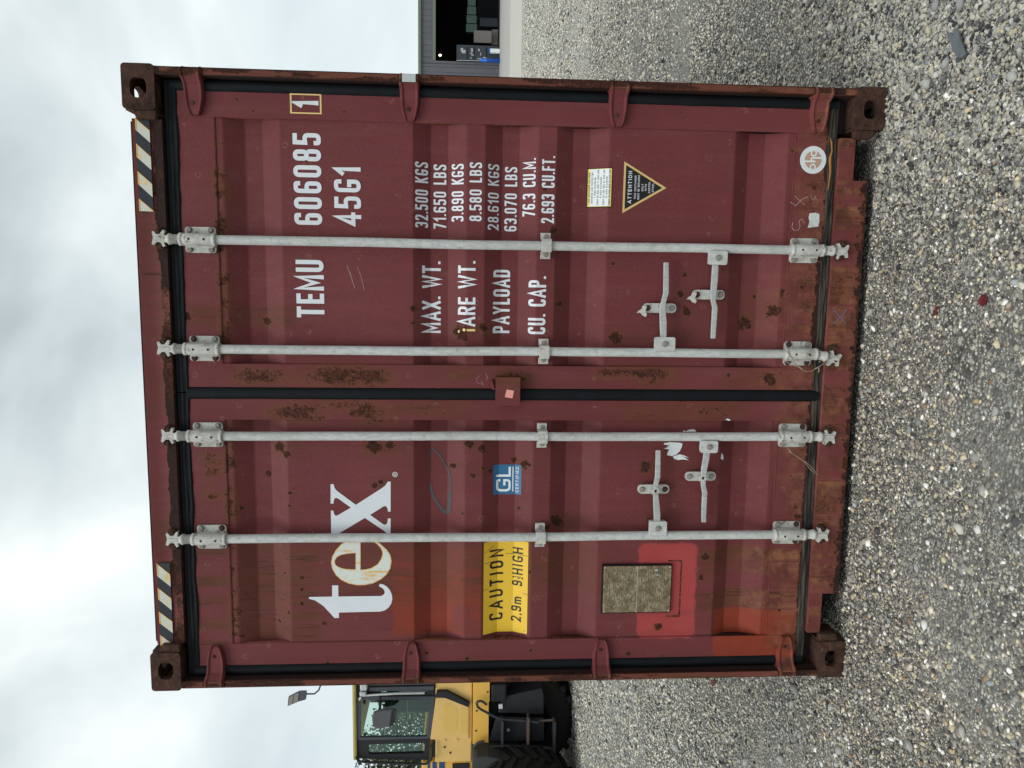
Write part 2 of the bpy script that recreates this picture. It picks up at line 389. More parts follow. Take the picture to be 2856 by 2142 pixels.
def stain(x, z):
    x = np.asarray(x, float); z = np.asarray(z, float)
    rust = np.zeros_like(x); dirt = np.zeros_like(x)
    n60 = fb(x * 60, z * 60, 3); n12 = fb(x * 9, z * 9, 5); st = fb(x * 60, z * 2.5, 9); st2 = fb(x * 22, z * 1.5, 12)
    for cx, cz, r in SPOTS:
        r = r * 1.02
        sel = (np.abs(x - cx) < r * 3) & (z < cz + r * 2) & (z > cz - 0.35)
        if not sel.any(): continue
        xs, zs = x[sel], z[sel]
        d = np.hypot(xs - cx, zs - cz) + (n60[sel] - 0.5) * r * 1.6
        rust[sel] = np.maximum(rust[sel], ss(r * 1.35, r * 0.25, d) * 0.98)
        dz = cz - zs
        k = (dz > -r) * np.exp(-np.maximum(dz, 0) / (5.5 * r)) * ss(r * 1.9, 0, np.abs(xs - cx + (st2[sel] - .5) * r)) * (0.35 + 0.6 * st[sel])
        dirt[sel] = np.maximum(dirt[sel], k)
    def area(x0, x1, z0, z1, soft=0.04):
        return ss(x0 - soft * .4, x0 + soft * .4, x) * ss(x1 + soft * .4, x1 - soft * .4, x) * ss(z0 - soft, z0 + soft, z) * ss(z1 + soft, z1 - soft, z)
    # speckled rust on the two meeting stiles and along the top rails
    sp = fb(x * 75, z * 75, 21); bl = fb(x * 14, z * 7, 23)
    def speck(a, dens): return a * (0.22 + 0.70 * ss(0.54 - dens, 0.76 - dens, sp * 0.45 + bl * 0.65))
    for a, dn in ((area(1.24, 1.332, 1.92, 2.30, .09), .15), (area(1.24, 1.332, 2.30, 2.55, .09), .02), (area(1.285, 1.332, .78, 1.12, .06), .17),
                  (area(1.24, 1.332, .70, .95, .08), .03), (area(1.10, 1.19, 1.95, 2.42, .09), .13), (area(1.11, 1.19, 1.60, 1.95, .08), -.01),
                  (area(1.03, 1.12, 1.86, 2.1, .04), .04), (area(.78, .98, 2.6, 2.68, .04), .04), (area(1.24, 1.33, 1.3, 1.75, .1), -.03),
                  (area(1.34, 2.25, 2.545, 2.60, .02), .10), (area(.2, 1.1, 2.545, 2.60, .02), .10), (area(1.10, 1.19, .4, 1.0, .1), -.06), (area(1.24, 1.33, .3, .6, .06), -.02)):
        rust = np.maximum(rust, speck(a, dn) * 0.8)
        dirt = np.maximum(dirt, a * 0.62 * ss(.25, .6, bl))
    # header and sill
    hb = ss(2.812, 2.800, z + (fb(x * 10, z * 3, 31) - .5) * .035 + (n60 - .5) * .012) * (z > 2.764)
    hb = hb * (0.45 + 0.55 * ss(.30, .5, fb(x * 3.2, x * 0 + 2, 33)))
    rust = np.maximum(rust, hb * 1.3)
    edge = np.minimum(x, W_ - x)
    rust = np.maximum(rust, (edge < .0365) * (.28 + .75 * ss(.42, .68, fb(x * 40, z * 6, 81))))
    dirt = np.maximum(dirt, (edge < .0365) * .75)
    dirt = np.maximum(dirt, (z > 2.765) * (z < 2.88) * .45 * ss(.4, .6, fb(x * 4, z * 4, 35)))
    sb = (z < 0.162) * 1.0
    rust = np.maximum(rust, sb * (ss(.075, .040, z + (n60 - .5) * .06) * .85 + .50 * ss(.50, .72, fb(x * 20, z * 20, 37))))
    dirt = np.maximum(dirt, sb * (.15 + 1.0 * ss(.36, .60, fb(x * 17, z * 1.5, 39)) * (.5 + .5 * ss(.04, .13, z))))
    # bottom edge of the doors
    dirt = np.maximum(dirt, ss(.36, .22, z + (fb(x * 6, z * 2, 41) - .5) * .16) * (z > .17) * .62)
    rust = np.maximum(rust, ss(.222, .196, z + (n60 - .5) * .03 + (fb(x * 8, z * 8, 83) - .5) * .05) * (z > .17) * 1.25)
    rust = np.maximum(rust, ss(.012, .004, np.abs(x - 1.2165) - .021 + (n60 - .5) * .012) * (z > .2) * (z < 2.72) * .5 * ss(.45, .65, fb(x * 5, z * 5, 85)))
    # run-off bands
    dirt = np.maximum(dirt, area(.18, .60, 2.22, 2.57, .05) * (.45 + .5 * st))
    dirt = np.maximum(dirt, area(.17, .60, 2.59, 2.73, .02) * ss(.38, .60, fb(x * 30, z * 1.2, 43)) * 1.0)
    pale = area(.10, .60, 2.59, 2.73, .02)
    dirt = np.maximum(dirt, area(.34, .61, 1.05, 2.25, .2) * (.28 + .6 * st2))
    dirt = np.maximum(dirt, area(.44, .56, .19, .64, .03) * (.55 + .45 * ss(.35, .6, fb(x * 30, z * 1.0, 45))))
    dirt = np.maximum(dirt, area(.285, .37, .19, .64, .03) * (.55 + .45 * ss(.35, .6, fb(x * 30, z * 1.0, 47))))
    dirt = np.maximum(dirt, area(1.48, 1.56, 2.3, 2.73, .05) * .7)
    dirt = np.maximum(dirt, area(.84, 1.11, 1.5, 1.98, .1) * .28 * st2)
    dirt = np.maximum(dirt, area(.66, 1.0, .70, .9, .05) * .5 * st2)
    dirt = np.maximum(dirt, area(1.42, 1.72, .2, .8, .1) * .42 * st2)
    dirt = np.maximum(dirt, area(2.1, 2.3, 2.05, 2.56, .05) * .35 * st2)
    dirt = np.maximum(dirt, area(1.35, 2.25, .68, .74, .03) * .10)
    dirt = np.maximum(dirt, area(.0, 2.4, .0, 2.9, .3) * ss(.56, .8, st2) * .20)
    # touched-up paint
    w = (n60 - .5) * .012 + (fb(x * 14, z * 14, 87) - .5) * .014
    brick = ss(.002, -.002, np.maximum(np.abs(x - .175 + w) - .11, np.abs(z - .37 + w) - .19)) * (z > .175)
    brick = np.where(x < .06, 0, brick)
    b3 = ss(.003, -.003, np.maximum(np.abs(x - .383 + w) - .190, np.abs(z - 1.745 + w) - .185)) * (1 - .55 * ss(.42, .57, x))
    b3 = b3 * (1 - .6 * ss(.5, .62, fb(x * 8, z * 8, 51)) * (z < 1.68))
    brick = np.maximum(brick, b3 * .85)
    qx = np.abs(x - .376 + w) - .209; qz = np.abs(z - .774 + w) - .125
    rr = .03
    bright = ss(.003, -.003, np.hypot(np.maximum(qx + rr, 0), np.maximum(qz + rr, 0)) - rr)
    rust = rust * (1 - bright * .75)
    # the welded outline in the bright patch
    wl_ = np.minimum(np.abs(z - .716) + 10 * ((x < .262) | (x > .505)), np.minimum(np.abs(x - .508), np.abs(x - .262)) + 10 * ((z < .714) | (z > .775)))
    rust = np.maximum(rust, ss(.0075, .001, wl_ + (n60 - .5) * .006) * .9)
    rust = np.maximum(rust, ss(.026, .012, np.hypot((x - .216) * 1.4, z - .80) + (n60 - .5) * .03) * .8)
    return np.stack([rust, np.clip(dirt, 0, 1), brick, bright], -1)
def add_stain(me, loc=(0, 0, 0)):
    n = len(me.vertices); co = np.empty(n * 3); me.vertices.foreach_get('co', co); co = co.reshape(-1, 3)
    a = me.color_attributes.new('stain', 'FLOAT_COLOR', 'POINT')
    s = stain(co[:, 0] + loc[0], co[:, 2] + loc[2])
    a.data.foreach_set('color', s.astype(np.float32).ravel())

# ------------------------------------------------------------------ the container's face: where its surface lies
D = 0.050      # stiles and rails of the doors
P0, P1 = 0.056, 0.092
RIBS = [(2.558, 2.484, 2.417, 2.345), (1.842, 1.774, 1.706, 1.634), (1.562, 1.493, 1.426, 1.355), (1.283, 1.215, 1.148, 1.076), (0.574, 0.508, 0.441, 0.360)]
BRK = sorted(z for r_ in RIBS for z in r_)
_pz = []; _py = []
for a, b, c, d in sorted(RIBS, key=lambda q: q[0]):
    _pz += [d, c, b, a]; _py += [P0, P1, P1, P0]
def prof(z): return np.interp(z, _pz, _py)
def dent(x, z): return (fb(np.asarray(x, float) * 2.6 + 7, np.asarray(z, float) * 2.1, 91, 2) - .5) * .0075 * (np.asarray(z) > .34) * (np.asarray(z) < 2.57)
def front(x, z):
    if (.171 < x < 1.11 or 1.332 < x < 2.267) and .329 < z < 2.585: return float(prof(z) + dent(x, z))
    if z > 2.765 or z < .162: return 0.03
    return D

def grid_front(name, x0, x1, z0, z1, parent, yf=None, step=0.0065, extra=(), mat=None):
    xs = np.linspace(x0, x1, max(2, int(round((x1 - x0) / step)) + 1))
    zs = np.linspace(z0, z1, max(2, int(round((z1 - z0) / step)) + 1))
    zs = np.unique(np.concatenate([zs[np.min(np.abs(zs[:, None] - np.array(list(extra) or [99.])[None, :]), axis=1) > step * .3], [q for q in extra if z0 < q < z1]]))
    X, Z = np.meshgrid(xs, zs); Y = yf(X, Z) if yf else np.full_like(X, D)
    v = np.stack([X, Y, Z], -1).reshape(-1, 3)
    nx, nz = len(xs), len(zs)
    i = np.arange(nx - 1)[None, :] + nx * np.arange(nz - 1)[:, None]
    f = np.stack([i, i + 1, i + nx + 1, i + nx], -1).reshape(-1, 4)
    return v, f
def np_mesh(name, v, f, mat):
    me = bpy.data.meshes.new(name)
    me.vertices.add(len(v)); me.vertices.foreach_set('co', np.asarray(v, np.float32).ravel())
    k = f.shape[1]
    me.loops.add(f.size); me.loops.foreach_set('vertex_index', f.ravel().astype(np.int32))
    me.polygons.add(len(f)); me.polygons.foreach_set('loop_start', np.arange(0, f.size, k, dtype=np.int32))
    me.update(calc_edges=True); me.validate()
    me.materials.append(mat); return me
def joined_front(name, pieces, back, parent, mat):
    """dense front sheets (pieces) plus plain box bodies (back) in one mesh"""
    vs_, fs_ = [], []; n = 0
    for v, f in pieces: vs_.append(v); fs_.append(f + n); n += len(v)
    mb = MB()
    for b in back: mb.box(*b)
    v2 = np.array(mb.v).reshape(-1, 3); f2 = np.array(mb.f)
    if len(v2): vs_.append(v2); fs_.append(f2 + n)
    me = np_mesh(name, np.concatenate(vs_), np.concatenate(fs_), mat)
    add_stain(me)
    return obj(name, me, parent)

# ------------------------------------------------------------------ decals laid over the corrugation
def smooth_path(pts, closed, r):
    out_ = []; n = len(pts)
    for i, q in enumerate(pts):
        x, y = q[0], q[1]; rd = len(q) > 2
        if not rd or (not closed and i in (0, n - 1)): out_.append((x, y)); continue
        p0 = Vector(pts[i - 1][:2]); p1 = Vector((x, y)); p2 = Vector(pts[(i + 1) % n][:2])
        a = p0 - p1; b = p2 - p1
        k = min(r, a.length * .5, b.length * .5)
        A = p1 + a.normalized() * k; B = p1 + b.normalized() * k
        for j in range(5):
            t = j / 4; c = A * (1 - t) ** 2 + p1 * 2 * t * (1 - t) + B * t * t
            out_.append((c.x, c.y))
    o2 = []
    for q in out_:
        if not o2 or math.hypot(q[0] - o2[-1][0], q[1] - o2[-1][1]) > 1e-6: o2.append(q)
    return o2
def ribbon(pts, w, closed=False):
    n = len(pts); L = []; Rr = []
    for i in range(n):
        p = Vector(pts[i])
        a = Vector(pts[i - 1]) if (i > 0 or closed) else None
        b = Vector(pts[(i + 1) % n]) if (i < n - 1 or closed) else None
        d1 = (p - a).normalized() if a is not None else None
        d2 = (b - p).normalized() if b is not None else None
        if d1 is None: d1 = d2
        if d2 is None: d2 = d1
        n1 = Vector((-d1.y, d1.x)); n2 = Vector((-d2.y, d2.x)); mm = (n1 + n2)
        if mm.length < 1e-4: mm = n1
        mm.normalize(); k = 1 / max(0.42, mm.dot(n1))
        L.append(p + mm * w / 2 * k); Rr.append(p - mm * w / 2 * k)
    return [[tuple(L[i]), tuple(Rr[i]), tuple(Rr[(i + 1) % n]), tuple(L[(i + 1) % n])] for i in range(n if closed else n - 1)]
O_ = [(0, 0, 1), (1, 0, 1), (1, 1, 1), (0, 1, 1)]
GL = {
 '0': (.50, [(O_, 1)]), 'O': (.52, [(O_, 1)]), 'D': (.52, [([(0, 0), (1, 0, 1), (1, 1, 1), (0, 1)], 1)]),
 '1': (.34, [([(.0, .74), (.95, .98), (.95, 0)], 0)]),
 '2': (.50, [([(0, .84), (0, 1, 1), (1, 1, 1), (1, .60, 1), (0, 0), (1, 0)], 0)]),
 '3': (.50, [([(0, .90), (0, 1, 1), (1, 1, 1), (1, .53, 1), (.55, .53)], 0), ([(.55, .53), (1, .53, 1), (1, 0, 1), (0, 0, 1), (0, .10)], 0)]),
 '4': (.54, [([(.78, 0), (.78, 1), (0, .26), (1.05, .26)], 0)]),
 '5': (.50, [([(.95, 1), (.06, 1), (.02, .57), (1, .60, 1), (1, 0, 1), (0, 0, 1), (0, .12)], 0)]),
 '6': (.50, [([(1, .90), (1, 1, 1), (0, 1, 1), (0, 0, 1), (1, 0, 1), (1, .54, 1), (.10, .54)], 0)]),
 '7': (.48, [([(0, 1), (1, 1), (.30, 0)], 0)]),
 '8': (.50, [([(0, 0, 1), (1, 0, 1), (1, .52, 1), (0, .52, 1)], 1), ([(.05, .53, 1), (.95, .53, 1), (.95, 1, 1), (.05, 1, 1)], 1)]),
 '9': (.50, [([(0, .10), (0, 0, 1), (1, 0, 1), (1, 1, 1), (0, 1, 1), (0, .46, 1), (.90, .46)], 0)]),
 'G': (.52, [([(1, .85), (1, 1, 1), (0, 1, 1), (0, 0, 1), (1, 0, 1), (1, .42), (.60, .42)], 0)]),
 'C': (.50, [([(1, .84), (1, 1, 1), (0, 1, 1), (0, 0, 1), (1, 0, 1), (1, .16)], 0)]),
 'S': (.50, [([(1, .86), (1, 1, 1), (0, 1, 1), (0, .60, 1), (1, .42, 1), (1, 0, 1), (0, 0, 1), (0, .14)], 0)]),
 'T': (.48, [([(0, 1), (1, 1)], 0), ([(.5, .93), (.5, 0)], 0)]), 'I': (.15, [([(.5, 0), (.5, 1)], 0)]), '|': (.15, [([(.5, 0), (.5, 1)], 0)]),
 'E': (.44, [([(1, 1), (0, 1), (0, 0), (1, 0)], 0), ([(0, .5), (.9, .5)], 0)]), 'F': (.44, [([(1, 1), (0, 1), (0, 0)], 0), ([(0, .5), (.88, .5)], 0)]),
 'L': (.42, [([(0, 1), (0, 0), (1, 0)], 0)]), 'H': (.52, [([(0, 0), (0, 1)], 0), ([(1, 0), (1, 1)], 0), ([(0, .5), (1, .5)], 0)]),
 'U': (.52, [([(0, 1), (0, 0, 1), (1, 0, 1), (1, 1)], 0)]), 'M': (.68, [([(0, 0), (0, 1), (.5, .25), (1, 1), (1, 0)], 0)]),
 'N': (.54, [([(0, 0), (0, 1), (1, 0), (1, 1)], 0)]), 'K': (.52, [([(0, 0), (0, 1)], 0), ([(1, 1), (.0, .42)], 0), ([(.30, .60), (1, 0)], 0)]),
 'A': (.58, [([(-.05, 0), (.5, 1), (1.05, 0)], 0), ([(.18, .27), (.82, .27)], 0)]), 'X': (.56, [([(0, 1), (1, 0)], 0), ([(0, 0), (1, 1)], 0)]),
 'W': (.80, [([(-.03, 1), (.25, 0), (.5, .95), (.75, 0), (1.03, 1)], 0)]), 'V': (.56, [([(-.03, 1), (.5, 0), (1.03, 1)], 0)]),
 'Y': (.56, [([(0, 1), (.5, .46), (1, 1)], 0), ([(.5, .48), (.5, 0)], 0)]),
 'P': (.50, [([(0, 0), (0, 1), (1, 1, 1), (1, .46, 1), (0, .46)], 0)]),
 'R': (.52, [([(0, 0), (0, 1), (1, 1, 1), (1, .50, 1), (0, .50)], 0), ([(.55, .50), (1, 0)], 0)]),
 'B': (.50, [([(0, 0), (1, 0, 1), (1, .53, 1), (0, .53)], 1), ([(0, .53), (.95, .53, 1), (.95, 1, 1), (0, 1)], 1)]),
 'm': (.72, [([(0, 0), (0, .55)], 0), ([(0, .60), (.5, .60, 1), (.5, 0)], 0), ([(.5, .60), (1, .60, 1), (1, 0)], 0)]),
 'c': (.46, [([(1, .46), (1, .66, 1), (0, .66, 1), (0, 0, 1), (1, 0, 1), (1, .20)], 0)]),
 '.': (.13, [([(.5, -.07), (.5, .08)], 0)]), ',': (.13, [([(.6, .08), (.3, -.16)], 0)]), ' ': (.30, []), '-': (.3, [([(0, .45), (1, .45)], 0)]),
 '(': (.2, [([(1, 1), (0, .7), (0, .3), (1, 0)], 0)]), ')': (.2, [([(0, 1), (1, .7), (1, .3), (0, 0)], 0)]),
}
def text_polys(s, x0, x1, z0, z1, t=.15, gap=.13, rad=.24, layer0=0, M2=None):
    h = z1 - z0; nat = sum(GL[c][0] for c in s) + gap * (len(s) - 1)
    k = (x1 - x0) / (nat * h); x = x0; res = []; tt = t * h; lay = layer0
    for c in s:
        w, strokes = GL[c]; W = w * h * k
        for pts, closed in strokes:
            q = [((x + tt / 2 + p[0] * (W - tt)), (z0 + tt / 2 + p[1] * (h - tt))) + tuple(p[2:]) for p in pts]
            q = smooth_path(q, closed, rad * h)
            if not closed and c not in '.,':
                a, b = Vector(q[0]), Vector(q[1]); q[0] = tuple(a + (a - b).normalized() * tt / 2)
                a, b = Vector(q[-1]), Vector(q[-2]); q[-1] = tuple(a + (a - b).normalized() * tt / 2)
            for i_, poly in enumerate(ribbon(q, tt, closed)): res.append((poly, lay + (i_ % 8) * .11))
            lay += 1
            if lay > layer0 + 2: lay = layer0
        x += W + gap * h * k
    return res
def decal(name, polys, mat, parent, off=.0012, yf=front, label=None, tris=None, lay=.0004):
    polys = [(p, l + (i % 5) * .02) for i, (p, l) in enumerate(polys)]
    bm = bmesh.new()
    lyr = bm.verts.layers.float.new('lay')
    for poly, l in polys:
        vs_ = [bm.verts.new((p[0], 0, p[1])) for p in poly]
        for v in vs_: v[lyr] = l
        try:
            if len(poly) > 4:
                bm.verts.ensure_lookup_table()
                for t in geometry.tessellate_polygon([[Vector((p[0], p[1], 0)) for p in poly]]):
                    bm.faces.new([vs_[i] for i in t])
            else: bm.faces.new(vs_)
        except ValueError: pass
    if tris:
        for tv, tf in tris:
            vs_ = [bm.verts.new((p[0], 0, p[1])) for p in tv]
            for t in tf:
                try: bm.faces.new([vs_[i] for i in t])
                except ValueError: pass
    if yf is front:
        for z in BRK:
            bmesh.ops.bisect_plane(bm, geom=bm.verts[:] + bm.edges[:] + bm.faces[:], plane_co=(0, 0, z), plane_no=(0, 0, 1), dist=1e-6)
    if yf is front and bm.verts:
        for ax in (0, 2):
            lo = min(v.co[ax] for v in bm.verts); hi = max(v.co[ax] for v in bm.verts)
            if hi - lo > .05:
                for c_ in np.arange(lo + .035, hi, .035):
                    no = (1, 0, 0) if ax == 0 else (0, 0, 1)
                    bmesh.ops.bisect_plane(bm, geom=bm.verts[:] + bm.edges[:] + bm.faces[:], plane_co=tuple(n_ * c_ for n_ in no), plane_no=no, dist=1e-6)
    for v in bm.verts:
        v.co.y = (yf(v.co.x, v.co.z) if callable(yf) else yf) - off - v[lyr] * lay
    bmesh.ops.recalc_face_normals(bm, faces=bm.faces)
    for f in bm.faces:
        if f.normal.y > 0: f.normal_flip()
    me = bpy.data.meshes.new(name); bm.to_mesh(me); bm.free(); me.materials.append(mat)
    o = obj(name, me, parent)
    if label: o['label'] = label
    return o
def rect(x0, x1, z0, z1): return [(x0, z0), (x1, z0), (x1, z1), (x0, z1)]
def rrect(x0, x1, z0, z1, r, n=4):
    res = []
    for cx, cz, a in ((x1 - r, z1 - r, 0), (x0 + r, z1 - r, 90), (x0 + r, z0 + r, 180), (x1 - r, z0 + r, 270)):
        for k in range(n + 1):
            t = R(a + 90 * k / n); res.append((cx + r * math.cos(t), cz + r * math.sin(t)))
    return res
def disc(cx, cz, r, n=24): return [(cx + r * math.cos(2 * math.pi * k / n), cz + r * math.sin(2 * math.pi * k / n)) for k in range(n)]

# ================================================================== ground
def mat_gravel():
    t = NT('gravel')
    pal = [(0.0, (0.050, 0.050, 0.050)), (0.16, (0.12, 0.115, 0.108)), (0.38, (0.27, 0.26, 0.235)), (0.56, (0.42, 0.40, 0.36)), (0.75, (0.58, 0.55, 0.47)), (0.92, (0.70, 0.68, 0.61)), (1.0, (0.80, 0.80, 0.78))]
    def layer(scale, seedscale):
        d = t.vor(scale); c = t.sep(t.vor(scale, 'Color'))[0]
        col = t.ramp(c, pal)
        gap = t.mr(d, 0.30, 0.62)
        return t.mix(gap, col, (0.075, 0.072, 0.068)), d
    c1, d1 = layer(72, 0); c2, d2 = layer(130, 0); c3, d3 = layer(30, 0)
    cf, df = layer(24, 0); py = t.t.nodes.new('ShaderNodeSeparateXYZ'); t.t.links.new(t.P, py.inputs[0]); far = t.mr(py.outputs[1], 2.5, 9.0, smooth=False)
    sel = t.mr(t.noise(11, 3), 0.42, 0.58)
    col = t.mix(sel, c1, c2)
    col = t.mix(t.mr(t.noise(5, 4), 0.56, 0.66, 0, 0.8), col, c3)
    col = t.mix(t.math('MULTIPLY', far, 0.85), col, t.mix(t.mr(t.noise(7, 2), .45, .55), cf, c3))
    # trampled patches of fines
    col = t.mix(t.mr(t.noise(2.4, 5, 0.65), 0.50, 0.70, 0, 0.45), col, (0.22, 0.21, 0.19))
    col = t.mix(t.mr(t.noise(0.55, 4, 0.6), 0.42, 0.66, 0, 0.30), col, (0.50, 0.485, 0.44))
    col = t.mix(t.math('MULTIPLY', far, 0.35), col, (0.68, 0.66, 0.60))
    h = t.math('ADD', t.math('MULTIPLY', d1, -1.0), t.math('MULTIPLY', t.noise(260, 3), 0.35))
    t.bump(h, 0.9, 0.012)
    return t.fin(col, 0.92, spec=0.2)
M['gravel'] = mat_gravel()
v, f = [], []
xs = np.concatenate([np.linspace(-900, -14, 7), np.linspace(-10, 12, 56), np.linspace(16, 900, 7)])
ys = np.concatenate([np.linspace(-700, -9, 6), np.linspace(-6, 20, 66), np.linspace(26, 1800, 9)])
X, Y = np.meshgrid(xs, ys)
near = np.exp(-((X - 1) ** 2 + (Y - 2) ** 2) / 150)
Z = (fb(X * 1.3, Y * 1.3, 61) - .5) * .03 * near
inside = (X > -.2) & (X < 2.64) & (Y > -.15) & (Y < 12.4)
Z = np.where(inside, np.minimum(Z, 0) - .002, Z)
vv = np.stack([X, Y, Z], -1).reshape(-1, 3)
nx, ny = len(xs), len(ys)
ii = np.arange(nx - 1)[None, :] + nx * np.arange(ny - 1)[:, None]
ff = np.stack([ii, ii + 1, ii + nx + 1, ii + nx], -1).reshape(-1, 4)
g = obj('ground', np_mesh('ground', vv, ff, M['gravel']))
tag(g, 'compacted grey and tan gravel yard under the container', kind='structure')

def mat_stone():
    t = NT('pebble')
    c = t.attr('pebble')
    c = t.mix(t.mr(t.noise(420, 3), 0.4, 0.65, 0, 0.28), c, (0.10, 0.10, 0.10))
    return t.fin(c, 0.85, spec=0.25)
M['stone'] = mat_stone()
PAL = np.array([(.050, .050, .053), (.095, .092, .090), (.15, .145, .138), (.20, .19, .175), (.27, .255, .225), (.34, .315, .26), (.45, .40, .27), (.52, .49, .42), (.66, .66, .65), (.28, .31, .34), (.24, .15, .09), (.40, .31, .17)])
PW = np.array([.09, .13, .16, .15, .13, .10, .07, .07, .05,   .016, .010, .01]); PW = PW / PW.sum()
PALB = np.array([(.06, .06, .068), (.20, .20, .205), (.38, .38, .38), (.52, .51, .47), (.66, .64, .56), (.80, .77, .66), (.84, .83, .79), (.72, .66, .48), (.40, .44, .48)])
PWB = np.array([.12, .11, .14, .17, .17, .13, .09, .05, .02]); PWB = PWB / PWB.sum()
def stones(n, xr, yr, size, big, seed, ico, keep=None, sg=.38, mx_=.016, bright=False):
    r_ = np.random.default_rng(seed)
    x = r_.uniform(*xr, n); y = r_.uniform(*yr, n)
    if keep is not None:
        k = keep(x, y); x, y = x[k], y[k]; n = len(x)
    patch = fb(x * 2.4, y * 2.4, seed)
    s = np.clip(r_.lognormal(math.log(size), sg, n), size * .35, mx_) * (.75 + .6 * patch)
    bigm = r_.random(n) < big; s[bigm] *= r_.uniform(1.5, 2.6, bigm.sum())
    if ico:
        bm = bmesh.new(); bmesh.ops.create_icosphere(bm, subdivisions=1, radius=1)
        tv = np.array([v.co[:] for v in bm.verts]); tf = np.array([[v.index for v in f.verts] for f in bm.faces]); bm.free()
    else:
        tv = np.array([(1, 0, 0), (-1, 0, 0), (0, 1, 0), (0, -1, 0), (0, 0, 1), (0, 0, -1)], float)
        tf = np.array([(0, 2, 4), (2, 1, 4), (1, 3, 4), (3, 0, 4), (2, 0, 5), (1, 2, 5), (3, 1, 5), (0, 3, 5)])
    k = len(tv)
    V = tv[None] * r_.uniform(.72, 1.28, (n, k, 1))
    V = V * np.stack([r_.uniform(.8, 1.35, n), r_.uniform(.65, 1.0, n), r_.uniform(.42, .75, n)], -1)[:, None, :]
    a = r_.uniform(0, 2 * np.pi, n); c, sn = np.cos(a)[:, None], np.sin(a)[:, None]
    b = r_.normal(0, .35, n); cb_, sb_ = np.cos(b)[:, None], np.sin(b)[:, None]
    x1 = V[..., 0] * cb_ + V[..., 2] * sb_; z1 = -V[..., 0] * sb_ + V[..., 2] * cb_; y1 = V[..., 1]
    x2 = x1 * c - y1 * sn; y2 = x1 * sn + y1 * c
    V = np.stack([x2, y2, z1], -1) * s[:, None, None]
    V += np.stack([x, y, s * r_.uniform(-.05, .42, n)], -1)[:, None, :]
    F = (tf[None] + (np.arange(n) * k)[:, None, None]).reshape(-1, 3)
    cb1 = PALB[r_.choice(len(PALB), n, p=PWB)] * r_.uniform(.9, 1.2, (n, 1)) * np.array([1.02, 1.0, .96])
    cd1 = PAL[r_.choice(len(PAL), n, p=PW)] * r_.uniform(1.1, 1.8, (n, 1)) * np.array([1.03, 1.0, .95])
    wb_ = ss(1.2, 2.7, x) + ss(.3, -.8, x) * .5 if ico else np.ones(n)
    ci = np.where((r_.random(n) < wb_)[:, None], cb1 * (.66 + .42 * ss(0.2, 2.5, np.maximum(y, 0)))[:, None], cd1)
    ci[bigm] = ci[bigm] * .5 + np.array((.46, .46, .45)) * .55
    C = np.concatenate([ci, np.ones((n, 1))], 1)
    C = np.repeat(C[:, None, :], k, 1)
    return V.reshape(-1, 3), F, C.reshape(-1, 4)
parts = []
foot = lambda x, y: ~((x > .18) & (x < 2.26) & (y > .045)) & ~((x > .0) & (x < 2.44) & (y > .0) & (y < .18) & ((x < .165) | (x > 2.275)))
parts.append(stones(84000, (-.9, 2.3), (-1.45, .35), .0047, .008, 1, True, foot))
parts.append(stones(60000, (1.7, 3.6), (-1.45, .35), .0057, .006, 7, True, lambda x, y: foot(x, y) & (rng.random(len(x)) < ss(1.7, 2.5, x)), .34, .014))
vis_r = lambda x, y: (x > 2.43 + .05 * y) & (x < 3.2 + .62 * (y + 1))
vis_l = lambda x, y: (x < .02) & (x > -.9 - .95 * (y + 1)) & (x < .05 - .40 * y + .3) & ~((x > -.9) & (y < .35))
parts.append(stones(34000, (2.43, 5.2), (.35, 3.2),   .0066, .008, 2, False, vis_r, bright=True))
parts.append(stones(46000, (2.5, 9), (3.2, 8.5), .0098, .01, 3, False, vis_r, .3, .02, True))
parts.append(stones(60000, (2.8, 15), (8.5, 19.4), .0150, .01, 6, False, vis_r, .3, .028, True))
parts.append(stones(62000, (-4.4, .02), (-.9, 3.4), .0072, .018, 4, False, vis_l, .36, .018, True))
parts.append(stones(52000, (-8.2, .02), (3.4, 9.0), .0115, .012, 5, False, vis_l, .3, .024, True))
VV, FF, CC, nn_ = [], [], [], 0
for a, b, c in parts:
    VV.append(a); FF.append(b + nn_); CC.append(c); nn_ += len(a)
me = np_mesh('gravel_stones', np.concatenate(VV), np.concatenate(FF), M['stone'])
ca = me.color_attributes.new('pebble', 'FLOAT_COLOR', 'POINT'); ca.data.foreach_set('color', np.concatenate(CC).astype(np.float32).ravel())
me.shade_smooth()
gs = obj('gravel_stones', me)
tag(gs, 'loose grey tan and white pebbles scattered over the yard', 'gravel', kind='stuff')

# ================================================================== shipping container
W, H, LEN = 2.438, 2.896, 12.19
box_ = empty('shipping_container', (0, 0, 0))
tag(box_, 'worn dark red steel shipping container with closed double doors and four pale locking bars', 'shipping container')

# corner castings, each a hollow block with oval openings
def plate_hole(outer, hole, T, map3):
    """flat plate with an opening; map3 turns (u, v, depth) into a point"""
    mb = MB(); no, nh = len(outer), len(hole)
    tri = geometry.tessellate_polygon([[Vector((p[0], p[1], 0)) for p in outer], [Vector((p[0], p[1], 0)) for p in hole]])
    pts = outer + hole
    mb.add([map3(p[0], p[1], 0) for p in pts], [tuple(t) for t in tri])
    mb.add([map3(p[0], p[1], T) for p in pts], [tuple(t) for t in tri])
    for ring in (outer, hole):
        n = len(ring)
        mb.add([map3(p[0], p[1], 0) for p in ring] + [map3(p[0], p[1], T) for p in ring], [(i, (i + 1) % n, (i + 1) % n + n, i + n) for i in range(n)])
    return mb
def stadium(cx, cy, rx, ry, n=28):
    return [(cx + rx * np.sign(math.cos(a)) * abs(math.cos(a)) ** .72, cy + ry * np.sign(math.sin(a)) * abs(math.sin(a)) ** .72) for a in [2 * math.pi * k / n for k in range(n)]]
